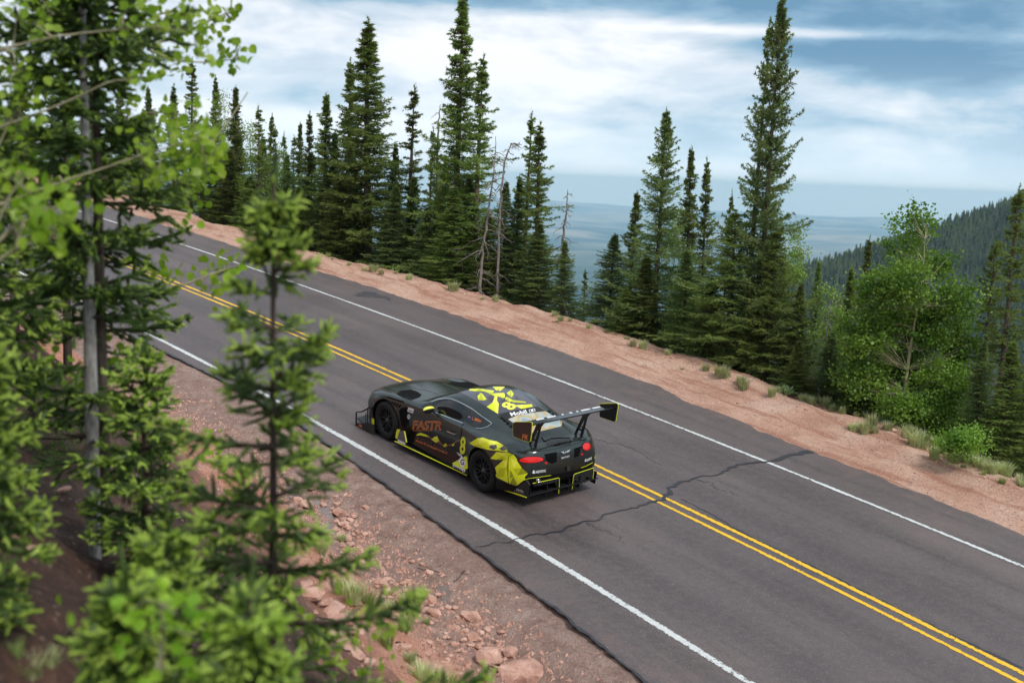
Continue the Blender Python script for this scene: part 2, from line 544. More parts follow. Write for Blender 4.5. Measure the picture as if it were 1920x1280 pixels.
M = {}
M['asphalt'] = mat_asphalt()
M['white_paint'] = mat_paint('white_road_paint', srgb(224, 226, 224), srgb(180, 184, 184), 0.87)
M['yellow_paint'] = mat_paint('yellow_road_paint', srgb(244, 198, 44), srgb(222, 170, 36), 0.885)
M['tar'] = mat_principled('tar_seal', srgb(46, 46, 52), 0.5)
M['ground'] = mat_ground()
M['rock'] = mat_rock('pink_granite', srgb(138, 98, 84), srgb(192, 146, 128), srgb(224, 190, 174))
M['needle'] = mat_leaf('spruce_needles', (0.11, 0.155, 0.040, 1), (0.28, 0.345, 0.10, 1), 2.2, 0.42, 0.5, 0.30)
M['needle_blue'] = mat_leaf('blue_green_needles', (0.12, 0.172, 0.062, 1), (0.30, 0.375, 0.145, 1), 2.2, 0.42, 0.5, 0.2)
M['needle_near'] = mat_leaf('near_spruce_needles', (0.048, 0.088, 0.02, 1), (0.125, 0.20, 0.045, 1), 6.0, 0.3, 0.5, 0.1)
M['new_shoot'] = mat_leaf('new_spruce_shoots', (0.29, 0.43, 0.045, 1), (0.52, 0.66, 0.13, 1), 9.0, 0.3, 0.5, 0.1)
M['cone'] = mat_leaf('brown_cones', (0.060, 0.026, 0.014, 1), (0.13, 0.062, 0.03, 1), 8.0, 0.0, 0.7, 0.15)
M['far_needle'] = mat_leaf('far_conifers', (0.030, 0.052, 0.018, 1), (0.085, 0.115, 0.040, 1), 0.04, 0.0, 0.7, 0.3)
M['aspen'] = mat_leaf('aspen_leaves', (0.065, 0.16, 0.018, 1), (0.25, 0.40, 0.06, 1), 1.6, 0.38, 0.45, 0.15)
M['aspen_near'] = mat_leaf('near_aspen_leaves', (0.20, 0.36, 0.028, 1), (0.42, 0.56, 0.07, 1), 5.0, 0.5, 0.4, 0.28)
M['aspen_pale'] = mat_leaf('pale_young_leaves', (0.16, 0.26, 0.04, 1), (0.28, 0.38, 0.09, 1), 2.0, 0.35, 0.5, 0.1)
M['grass'] = mat_leaf('dry_green_grass', (0.30, 0.34, 0.15, 1), (0.55, 0.56, 0.32, 1), 4.0, 0.25, 0.6, 0.2)
M['grass_green'] = mat_leaf('green_grass', (0.18, 0.26, 0.06, 1), (0.38, 0.46, 0.16, 1), 4.0, 0.25, 0.6, 0.2)
M['sage'] = mat_leaf('grey_green_herb', (0.24, 0.34, 0.18, 1), (0.42, 0.52, 0.32, 1), 6.0, 0.2, 0.6, 0.1)
M['bark'] = mat_bark('spruce_bark', srgb(74, 62, 54), srgb(128, 112, 100))
M['bark_pale'] = mat_bark('grey_spruce_bark', srgb(124, 118, 114), srgb(204, 198, 194), 20)
M['bark_aspen'] = mat_bark('aspen_bark', srgb(122, 116, 88), srgb(184, 176, 144), 9)
M['deadwood'] = mat_bark('dead_grey_wood', srgb(88, 80, 76), srgb(158, 148, 142))
M['stick'] = mat_bark('dark_stick', srgb(48, 38, 34), srgb(84, 70, 62))
# ================================================================= THE SETTING
def so_grid(name, ss, oo, fn, mats, parent=None):
    """sheet over road coordinates (s along, o across) with UV = (s, o) in metres"""
    ss, oo = np.asarray(ss, float), np.asarray(oo, float)
    s, o = np.meshgrid(ss, oo, indexing='ij') if oo.ndim == 1 else (np.repeat(ss[:, None], oo.shape[1], 1), oo)
    V = fn(s.ravel(), o.ravel())
    F = grid_faces(s.shape[0], s.shape[1])[:, ::-1]
    me = mesh_np(name, V, F, mats, True)
    uv = me.uv_layers.new(name='UVMap')
    li = np.empty(len(me.loops), np.int32)
    me.loops.foreach_get('vertex_index', li)
    uv.data.foreach_set('uv', np.stack([s.ravel()[li], o.ravel()[li]], 1).astype(np.float32).ravel())
    return obj(name, me, parent)


ar = np.arange
s_rows = np.concatenate([ar(-45, -14, 0.6), ar(-14, 12, 0.11), ar(12, 30, 0.25), ar(30, 66, 0.8)])
o_cols = np.concatenate([ar(-46, -14, 1.0), ar(-14, -9, 0.25), ar(-9, -3.3, 0.075), ar(-3.3, 3.9, 0.6), ar(3.9, 8.6, 0.09), ar(8.6, 16, 0.35), ar(16, 62, 1.5)])
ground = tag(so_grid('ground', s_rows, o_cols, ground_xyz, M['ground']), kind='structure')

# road sheet with broken asphalt edges and a dropped lip
NE_S = [-45, -14, -7.32, -5.58, -3.15, -0.04, 2.87, 5.59, 9.28, 15, 66]
NE_O = [-4.3, -4.2, -4.06, -3.90, -3.73, -3.50, -3.30, -3.25, -3.38, -3.47, -3.5]
FE_S = [-45, -7.3, -3.15, 1.03, 7.24, 13.3, 17.2, 21.7, 66]
FE_O = [4.2, 4.19, 4.29, 4.72, 4.85, 4.7, 4.43, 4.5, 4.5]
rs = np.concatenate([ar(-45, -14, 0.6), ar(-14, 25, 0.06), ar(25, 66, 0.8)])
ne = np.interp(rs, NE_S, NE_O) + 0.05 * vnoise(rs * 0.9, rs * 0, 3) + 0.03 * vnoise(rs * 4.3, rs * 0, 4) + 0.035 * vnoise(rs * 11, rs * 0, 6)
fe = np.interp(rs, FE_S, FE_O) + 0.22 * vnoise(rs * 0.9, rs * 0, 13) + 0.10 * vnoise(rs * 3.3, rs * 0, 14) + 0.05 * vnoise(rs * 10, rs * 0, 16)
fr = np.array([0, 0.02, 0.2, 0.4, 0.6, 0.8, 0.98, 1.0])
oo = ne[:, None] + (fe - ne)[:, None] * fr[None]
lip = np.zeros_like(oo)
lip[:, 0] = -0.022
lip[:, -1] = -0.03
_l = lip.ravel()
road = tag(so_grid('road', rs, oo, lambda s, o: road_xyz(s, o, _l), M['asphalt']), kind='structure')


def strip(name, sarr, oc, w, dz, mat, parent, taper=None):
    sarr = np.asarray(sarr, float)
    wd = np.asarray(w) * np.ones(len(sarr))
    off = np.array([-1.0, 1.0])
    s = np.repeat(sarr[:, None], 2, 1)
    o = np.asarray(oc)[:, None] + wd[:, None] * 0.5 * off[None] if np.ndim(oc) else oc + wd[:, None] * 0.5 * off[None]
    V = road_xyz(s.ravel(), o.ravel(), dz)
    me = mesh_np(name, V, grid_faces(len(sarr), 2)[:, ::-1], mat, True)
    uv = me.uv_layers.new(name='UVMap')
    li = np.empty(len(me.loops), np.int32)
    me.loops.foreach_get('vertex_index', li)
    U = np.stack([s.ravel(), np.tile(off, len(sarr))], 1)
    uv.data.foreach_set('uv', U[li].astype(np.float32).ravel())
    return obj(name, me, parent)


# black tar seam and crumbled lip along the mountain edge of the asphalt
sm = ar(-14, 25, 0.05)
seam_o = np.interp(sm, rs, ne) - 0.015
seam_w = 0.042 + 0.03 * vnoise(sm * 2.1, sm * 0, 33) + 0.04 * vnoise(sm * 9, sm * 0, 34)
strip('edge_seam', sm, seam_o, np.clip(seam_w, 0.015, 0.2), 0.005, M['tar'], road)
sl = ar(-44, 60, 0.25)
strip('edge_line', sl, -LANE, 0.15, 0.006, M['white_paint'], road)
strip('edge_line', sl, LANE, 0.115, 0.006, M['white_paint'], road)
strip('centre_line', sl, -0.115, 0.10, 0.006, M['yellow_paint'], road)
strip('centre_line', sl, 0.115, 0.115, 0.006, M['yellow_paint'], road)


def px_to_so(px, py):
    d = ray(px, py)
    t = ar(8, 60, 0.02)
    P = d[None] * t[:, None]
    s, o = to_so(P[:, 0], P[:, 1])
    z = np.interp(s, SS, CZ) + E1 * o
    k = np.argmax(P[:, 2] <= z)
    return s[k], o[k]


def crack(name, pix, widths, mat, jag=0.035, seed=0, dz=0.0085):
    so = np.array([px_to_so(*p) for p in pix])
    t = np.linspace(0, 1, len(so))
    n = 120
    tt = np.linspace(0, 1, n)
    s, o = np.interp(tt, t, so[:, 0]), np.interp(tt, t, so[:, 1])
    w = np.interp(tt, t, widths) * (1 + 0.8 * vnoise(tt * 40, tt * 0, seed))
    P = np.stack([s, o], 1)
    T = np.gradient(P, axis=0)
    T /= np.linalg.norm(T, axis=1)[:, None]
    Nn = np.stack([-T[:, 1], T[:, 0]], 1)
    P = P + Nn * (jag * (vnoise(tt * 30, tt * 0, seed + 1) + 0.7 * vnoise(tt * 75, tt * 0, seed + 2)))[:, None] * 2
    A, B = P + Nn * w[:, None] / 2, P - Nn * w[:, None] / 2
    V = road_xyz(np.concatenate([A[:, 0], B[:, 0]]), np.concatenate([A[:, 1], B[:, 1]]), dz)
    i = ar(n - 1)
    F = np.stack([i, i + 1, i + n + 1, i + n], 1)
    return obj(name, mesh_np(name, V, F, mat), road)


crack('crack', [(895, 1028), (970, 1010), (1030, 996), (1085, 984), (1140, 968), (1190, 948), (1235, 936), (1252, 920), (1290, 902), (1350, 885), (1385, 871), (1450, 862), (1518, 846)],
      [0.012, 0.03, 0.035, 0.045, 0.035, 0.05, 0.065, 0.075, 0.045, 0.055, 0.06, 0.08, 0.12], M['tar'], 0.06, 101)
crack('crack', [(1100, 980), (1118, 992), (1150, 1000), (1172, 1022)], [0.02, 0.012, 0.012, 0.006], M['tar'], 0.05, 131)
crack('crack', [(1300, 899), (1330, 905), (1352, 920), (1392, 930)], [0.02, 0.014, 0.012, 0.006], M['tar'], 0.05, 141)
crack('crack', [(1010, 790), (1060, 800), (1100, 822), (1180, 838), (1240, 872)], [0.006, 0.012, 0.01, 0.012, 0.006], M['tar'], 0.05, 151)
crack('crack', [(1275, 934), (1330, 962), (1400, 1004), (1460, 1032), (1560, 1080), (1650, 1126), (1760, 1180), (1920, 1254)],
      [0.02, 0.03, 0.05, 0.055, 0.05, 0.05, 0.06, 0.05], M['tar'], 0.02, 111, 0.003)
crack('tar_patch', [(668, 556), (690, 551), (712, 556), (735, 563)], [0.1, 0.45, 0.35, 0.05], mat_principled('old_patch', srgb(66, 64, 67), 0.7), 0.12, 121, 0.004)

# ---- terrain under and beyond: one polar sheet to the horizon
ra = np.concatenate([np.geomspace(58, 900, 40), np.geomspace(960, 12000, 70), np.geomspace(12600, 26500, 60)])
az = np.concatenate([np.linspace(-3.14159, -0.75, 40)[:-1], np.linspace(-0.75, 0.75, 260)[:-1], np.linspace(0.75, 3.14159, 40)])
Rr, Aa = np.meshgrid(ra, az, indexing='ij')
Tx, Ty = Rr * np.sin(Aa), Rr * np.cos(Aa)
prof = np.interp(np.log(Rr), np.log([58, 100, 300, 1000, 2500, 4500, 7000, 11000, 20000, 26500]),
                 [-30, -48, -115, -235, -400, -520, -570, -590, -590, -585])
amp = np.interp(np.log(Rr), np.log([58, 300, 1500, 4000, 9000, 16000, 26500]), [2, 10, 60, 110, 90, 90, 120])
hz = fbm(Tx / 2600, Ty / 2600, 5, 201, 0.5) * amp + sstep(Rr, 8000, 14000) * 110 * np.maximum(fbm(Tx / 6000, Ty / 2600, 4, 207), -0.08)
hz = np.minimum(hz, amp * 0.62)
qd = (np.sin(Aa) * 0.76 + np.cos(Aa) * 0.64)
dn = sstep(qd, -0.25, 0.3)
up = sstep(-qd, 0.1, 0.5)
Tz = dn * (prof + hz) - (1 - dn) * 14 + up * np.minimum(0.22 * Rr - 12, 45)
m, N = new_mat('forested_valley')
pos = N.n('ShaderNodeNewGeometry').outputs['Position']
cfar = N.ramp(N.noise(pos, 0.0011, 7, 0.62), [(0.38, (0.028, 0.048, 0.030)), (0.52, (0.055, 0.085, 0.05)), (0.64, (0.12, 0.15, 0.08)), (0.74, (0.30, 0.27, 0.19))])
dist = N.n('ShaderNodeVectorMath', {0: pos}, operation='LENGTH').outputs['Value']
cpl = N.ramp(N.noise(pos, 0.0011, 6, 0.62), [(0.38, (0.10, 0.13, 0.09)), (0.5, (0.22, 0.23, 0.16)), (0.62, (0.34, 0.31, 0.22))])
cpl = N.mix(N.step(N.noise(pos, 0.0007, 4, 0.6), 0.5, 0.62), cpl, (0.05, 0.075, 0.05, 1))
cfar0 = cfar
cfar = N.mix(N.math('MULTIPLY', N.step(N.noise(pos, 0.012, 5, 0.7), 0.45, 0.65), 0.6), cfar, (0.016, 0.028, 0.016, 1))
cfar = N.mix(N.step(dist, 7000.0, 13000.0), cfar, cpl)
N.out(N.n('ShaderNodeBsdfPrincipled', {'Base Color': cfar, 'Roughness': 0.95, 'Specular IOR Level': 0.1}).outputs[0])
M['valley'] = m
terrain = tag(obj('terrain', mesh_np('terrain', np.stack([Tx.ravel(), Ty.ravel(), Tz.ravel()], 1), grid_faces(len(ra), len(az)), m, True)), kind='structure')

# ---- forested hillside across the side valley on the right
RX = [1180, 1300, 1400, 1450, 1500, 1560, 1600, 1650, 1700, 1760, 1800, 1860, 1920, 2050, 2300]
RY = [690, 600, 548, 528, 507, 492, 478, 461, 448, 427, 413, 394, 374, 340, 300]


def hill_xyz(u, k):
    """u: bearing given as ridge pixel x, k: 0 ridge .. 1 foot, negative behind the ridge"""
    u, k = np.asarray(u, float), np.asarray(k, float)
    yy = np.interp(u, RX, RY)
    D = np.stack([ray(a, b) for a, b in zip(u.ravel(), yy.ravel())]).reshape(u.shape + (3,))
    d0 = 1015.0
    d = d0 - 364 * k
    z = D[..., 2] * d0 - np.where(k > 0, 165 * np.abs(k) ** 1.05, 294 * -k)
    P = D / D[..., 1:2] * d[..., None]
    P[..., 2] = z / D[..., 1]
    P[..., 2] = z + 9 * fbm(P[..., 0] / 70, P[..., 1] / 70, 3, 301) * sstep(np.abs(k), 0.0, 0.15)
    return P


u_, k_ = np.meshgrid(np.linspace(1180, 2300, 70), np.linspace(-0.5, 1.25, 50), indexing='ij')
hillside = tag(obj('hillside', mesh_np('hillside', hill_xyz(u_, k_).reshape(-1, 3), grid_faces(70, 50)[:, ::-1], M['valley'], True)), kind='structure')

# ================================================================= TREES
def unit(v):
    return v / (np.linalg.norm(v, axis=-1, keepdims=True) + 1e-9)


def blades(P, D, L, B, blen, bw, spread, rng, flat=0.0):
    """needle blades round sprigs: P start, D axis, L length; B blades each -> triangles"""
    n = len(P)
    P, D, L = np.repeat(P, B, 0), np.repeat(D, B, 0), np.repeat(L, B)
    u = rng.random(n * B)
    rnd = unit(rng.normal(size=(n * B, 3)))
    rad = unit(rnd - D * (rnd * D).sum(1, keepdims=True))
    if flat:
        rad[:, 2] *= 1 - flat
        rad = unit(rad)
    sp = spread * (1 - 0.45 * u)
    dr = unit(D * np.cos(sp)[:, None] + rad * np.sin(sp)[:, None])
    w = unit(np.cross(dr, unit(rng.normal(size=(n * B, 3))))) * (bw * 0.5)
    b = P + D * (L * u)[:, None]
    ln = (blen * (0.7 + 0.6 * rng.random(n * B)))[:, None]
    V = np.stack([b - w, b + w, b + dr * ln], 1).reshape(-1, 3)
    return V, np.arange(len(V)).reshape(-1, 3)


def spindles(P, D, L, rad, rng, sides=5):
    """plump little shoots: spindle bodies along D"""
    n = len(P)
    ref = unit(rng.normal(size=(n, 3)))
    A = unit(np.cross(D, ref))
    Bv = np.cross(D, A)
    an = np.arange(sides) * 2 * math.pi / sides
    ring = np.cos(an)[None, :, None] * A[:, None] + np.sin(an)[None, :, None] * Bv[:, None]
    r = np.asarray(rad) * np.ones(n)
    lay = []
    for u, k in ((0.0, 0.45), (0.3, 1.0), (0.75, 0.85)):
        lay.append(P[:, None] + D[:, None] * (L * u)[:, None, None] + ring * (r * k)[:, None, None])
    tip = (P + D * L[:, None])[:, None]
    V = np.concatenate(lay + [tip], 1)
    m = V.shape[1]
    F = []
    for a in range(2):
        for j in range(sides):
            j2 = (j + 1) % sides
            F += [(a * sides + j, a * sides + j2, (a + 1) * sides + j2), (a * sides + j, (a + 1) * sides + j2, (a + 1) * sides + j)]
    for j in range(sides):
        F.append((2 * sides + j, 2 * sides + (j + 1) % sides, 3 * sides))
    F = (np.array(F)[None] + (np.arange(n) * m)[:, None, None]).reshape(-1, 3)
    return V.reshape(-1, 3), F


def spruce_parts(H, Rb, seed, t0=0.04, whorl=0.30, nbr=6, power=0.8, droop=0.35, step=0.13, B=9, blen=0.085, bw=0.025, twig=0.42,
                 gaps=0.12, lean=0.0, tr=None, cones=0.0, tips=False, tipL=0.045, irregular=0.25, spr=0.17, deadlow=0.0, topthin=0.0, up=0.2):
    """trunk, branch wood, needles, cones, new shoots of one spruce, base at the origin"""
    rng = np.random.default_rng(seed)
    tr = tr or 0.011 * H + 0.015
    zt = np.linspace(0, 1, 14)
    cxy = np.stack([lean * zt ** 2 + 0.02 * H * 0.1 * np.sin(zt * 5 + seed), 0.02 * H * 0.1 * np.cos(zt * 4 + seed)], 1)
    axis = np.concatenate([cxy, (zt * H)[:, None]], 1)
    tv, tf = tube(axis, tr * (1 - zt) ** 0.9 + 0.006, 8)
    wood = Acc()
    SP, SD, SL = [], [], []
    CP = []
    TP, TD = [], []
    z = t0 * H
    while z < H * 0.985:
        t = z / H
        prof = (1 - t) ** power
        prof *= min(1.0, 0.62 + (t - t0) * 5)                        # slightly narrower at the very base
        Lw = Rb * prof * (1 + irregular * rng.normal() * 0.6)
        nb = max(3, int(round(nbr * (0.75 + 0.5 * rng.random()))))
        a0 = rng.random() * 6.28
        for k in range(nb):
            if rng.random() < gaps + topthin * max(0, t - 0.6):
                continue
            L = max(0.06, Lw * (1 + irregular * rng.normal()))
            an = a0 + k * 6.283 / nb + rng.normal() * 0.25
            c = np.array([np.interp(t, zt, cxy[:, 0]), np.interp(t, zt, cxy[:, 1]), z + rng.normal() * whorl * (0.18 if tips else 0.5)])
            h = np.array([math.cos(an), math.sin(an), 0])
            dr = droop * (1.15 - 1.25 * t) * (1 + 0.3 * rng.normal())
            m = max(4, int(L / step) + 2)
            q = np.linspace(0, 1, m)
            sag = L * (0.12 * q + (-dr) * (q ** 1.2) + up * q ** 3)
            wig = np.array([-h[1], h[0], 0])
            P = c + h * (L * q)[:, None] + wig * (0.05 * L * np.sin(q * 4 + rng.random() * 6))[:, None]
            P[:, 2] += sag
            if t < deadlow and rng.random() < 0.75:
                wood.tube(P, 0.016 * (1 - q) + 0.004, 4)
                continue
            wood.tube(P, ((0.006 + 0.011 * L) * (1 - q) + 0.003) * (0.75 if not tips else 1.0), 4)
            T = unit(np.gradient(P, axis=0))
            for i in range(1, m):
                if q[i] < 0.12:
                    continue
                rem = L * (1 - q[i])
                for sd in (-1, 1):
                    tl = min(twig, 0.055 + 0.55 * rem) * (0.7 + 0.5 * rng.random())
                    dv = unit(T[i] * 0.75 + np.array([-T[i][1], T[i][0], 0]) * sd * 0.85 + np.array([0, 0, rng.normal() * 0.28 - 0.22]))
                    ns = max(1, int(tl / spr))
                    for j in range(ns):
                        st = P[i] + dv * (j * tl / ns) + np.array([0, 0, -0.03 * j * tl])
                        SP.append(st)
                        SD.append(unit(dv + rng.normal(size=3) * 0.16))
                        SL.append(tl / ns * 1.1)
                        if rng.random() < 0.6:                     # side sprig
                            SP.append(st)
                            SD.append(unit(dv + rng.normal(size=3) * 0.7))
                            SL.append(tl / ns * 0.8)
                    if tips and q[i] > 0.3:
                        TP.append(P[i] + dv * tl + np.array([0, 0, -0.02 * tl]))
                        TD.append(unit(dv + np.array([0, 0, 0.15]) + rng.normal(size=3) * 0.15))
                SP.append(P[i - 1])
                SD.append(T[i])
                SL.append(L / m * 1.3)
            if tips:
                for e in range(2):
                    TP.append(P[-1])
                    TD.append(unit(T[-1] + rng.normal(size=3) * 0.35))
            if cones and t > 1 - cones and rng.random() < 0.8:
                for e in range(2):
                    CP.append(P[min(m - 1, int(m * (0.45 + 0.55 * rng.random())))] + rng.normal(size=3) * 0.035 + np.array([0, 0, -0.03]))
        z += whorl * (0.55 + 0.6 * (1 - t)) * (0.75 + 0.5 * rng.random())
    top = axis[-1]
    for e in range(10):
        SP.append(top - np.array([0, 0, 0.05 * e]))
        SD.append(unit(np.array([0, 0, 1.0]) + rng.normal(size=3) * (0.12 + 0.05 * e)))
        SL.append(0.14)
    SP, SD, SL = np.array(SP), unit(np.array(SD)), np.array(SL)
    nv, nf = blades(SP, SD, SL, B, blen, bw, 0.95, rng)
    out = {'trunk': (tv, tf), 'wood': (np.concatenate(wood.V), np.concatenate(wood.F)) if wood.V else None, 'needles': (nv, nf)}
    if CP:
        CP = np.array(CP)
        cv, cf = blades(CP, np.tile([0, 0, -1.0], (len(CP), 1)), np.full(len(CP), 0.07), 9, 0.045, 0.03, 1.0, rng)
        out['cones'] = (cv, cf)
    if tips:
        bv, bf = spindles(SP, SD, SL * 1.05, blen * 0.42, rng, 4)
        out['needles'] = (np.concatenate([nv, bv]), np.concatenate([nf, bf + len(nv)]))
        TP.append(top)
        TD.append(np.array([0, 0, 1.0]))
        TP, TD = np.array(TP), unit(np.array(TD))
        k3 = 3
        D3 = unit(np.repeat(TD, k3, 0) + rng.normal(size=(len(TP) * k3, 3)) * 0.42)
        P3 = np.repeat(TP, k3, 0) - np.repeat(TD, k3, 0) * (rng.random(len(TP) * k3) * 0.05)[:, None]
        L3 = tipL * rng.uniform(0.6, 1.25, len(P3))
        vv, ff = spindles(P3, D3, L3, tipL * 0.13, rng, 5)
        v2, f2 = blades(P3, D3, L3, 5, blen * 0.45, bw * 0.9, 0.7, rng)
        out['shoots'] = (np.concatenate([vv, v2]), np.concatenate([ff, f2 + len(vv)]))
    return out


def build_spruce(name, parts, mats):
    me = {}
    tm = mesh_np(name + '_trunk', *parts['trunk'], mats['bark'], True)
    root = empty(name)
    obj('trunk', tm, root)
    if parts.get('wood') is not None:
        obj('branches', mesh_np(name + '_branches', *parts['wood'], mats['wood']), root)['kind'] = 'stuff'
    obj('crown', mesh_np(name + '_crown', *parts['needles'], mats['needle']), root)['kind'] = 'stuff'
    if 'cones' in parts:
        obj('cones', mesh_np(name + '_cones', *parts['cones'], M['cone']), root)['kind'] = 'stuff'
    if 'shoots' in parts:
        obj('new_shoots', mesh_np(name + '_shoots', *parts['shoots'], M['new_shoot']), root)['kind'] = 'stuff'
    return root


MID = {'bark': M['bark'], 'wood': M['bark'], 'needle': M['needle']}
MIDB = {'bark': M['bark'], 'wood': M['bark'], 'needle': M['needle_blue']}
PROTO = {}


def proto(key):
    """prototype spruces, 10 m tall with a base radius of 1 m; scaled when placed"""
    if key in PROTO:
        return PROTO[key]
    cfg = {
        'full': dict(Rb=1.25, seed=1, whorl=0.22, nbr=8, power=0.95, droop=0.36, step=0.13, gaps=0.05, cones=0.16),
        'full2': dict(Rb=1.25, seed=2, whorl=0.21, nbr=8, power=0.95, droop=0.42, step=0.13, gaps=0.06, irregular=0.32),
        'spire': dict(Rb=1.0, seed=3, whorl=0.21, nbr=7, power=0.92, droop=0.50, step=0.12, gaps=0.16, cones=0.38, irregular=0.32, twig=0.34),
        'spire2': dict(Rb=1.0, seed=4, whorl=0.23, nbr=7, power=0.9, droop=0.46, step=0.12, gaps=0.22, cones=0.25, irregular=0.42, twig=0.34, deadlow=0.12),
        'thin': dict(Rb=0.85, seed=5, whorl=0.30, nbr=6, power=0.85, droop=0.36, step=0.14, gaps=0.34, irregular=0.4, twig=0.30, cones=0.2, deadlow=0.14),
        'thin2': dict(Rb=0.85, seed=6, whorl=0.28, nbr=6, power=0.8, droop=0.4, step=0.14, gaps=0.36, irregular=0.45, twig=0.30),
        'big': dict(Rb=1.25, seed=7, whorl=0.20, nbr=8, power=0.75, droop=0.30, step=0.14, gaps=0.22, irregular=0.45, twig=0.46, cones=0.3, up=0.3),
        'fat': dict(Rb=2.0, seed=8, whorl=0.26, nbr=8, power=0.85, droop=0.30, step=0.17, gaps=0.05, irregular=0.25, twig=0.55, up=0.25),
        'bare': dict(Rb=1.0, seed=9, whorl=0.28, nbr=6, power=0.7, droop=0.45, step=0.15, gaps=0.2, deadlow=0.5, irregular=0.3, twig=0.34, cones=0.2),
    }[key]
    PROTO[key] = build_spruce('spruce_tree', spruce_parts(H=10.0, **cfg), MIDB if key in ('full2', 'thin2', 'big') else MID)
    PROTO[key]['_first'] = 1
    return PROTO[key]


PR = {'full': 1.25, 'full2': 1.25, 'spire': 1.0, 'spire2': 1.0, 'thin': 0.85, 'thin2': 0.85, 'big': 1.35, 'fat': 2.0, 'bare': 1.0}
trng = random.Random(5)


def place_spruce(key, px, py, depth, wpx, label, group, name='spruce_tree'):
    """top of the tree at a pixel, at a depth chosen from the shoulder edge; crown width in pixels"""
    P = at_px(px, py, depth)
    zg = ground_at(P[0], P[1]) - 0.15
    H = P[2] - zg
    p = proto(key)
    if p.get('_first'):
        o = p
        del p['_first']
    else:
        o = copy_tree(p)
    o.name = name
    o.location = (P[0], P[1], zg)
    rad = wpx * 0.5 / FPX * depth
    sx = rad / PR[key] / 1.08 if key != 'fat' else rad / PR[key] / 0.95
    o.scale = (sx, sx, H / 10.0)
    o.rotation_euler = (R(trng.uniform(-1, 1)), R(trng.uniform(-1, 1)), trng.uniform(0, 6.28))
    tag(o, label, 'tree', group)
    return o


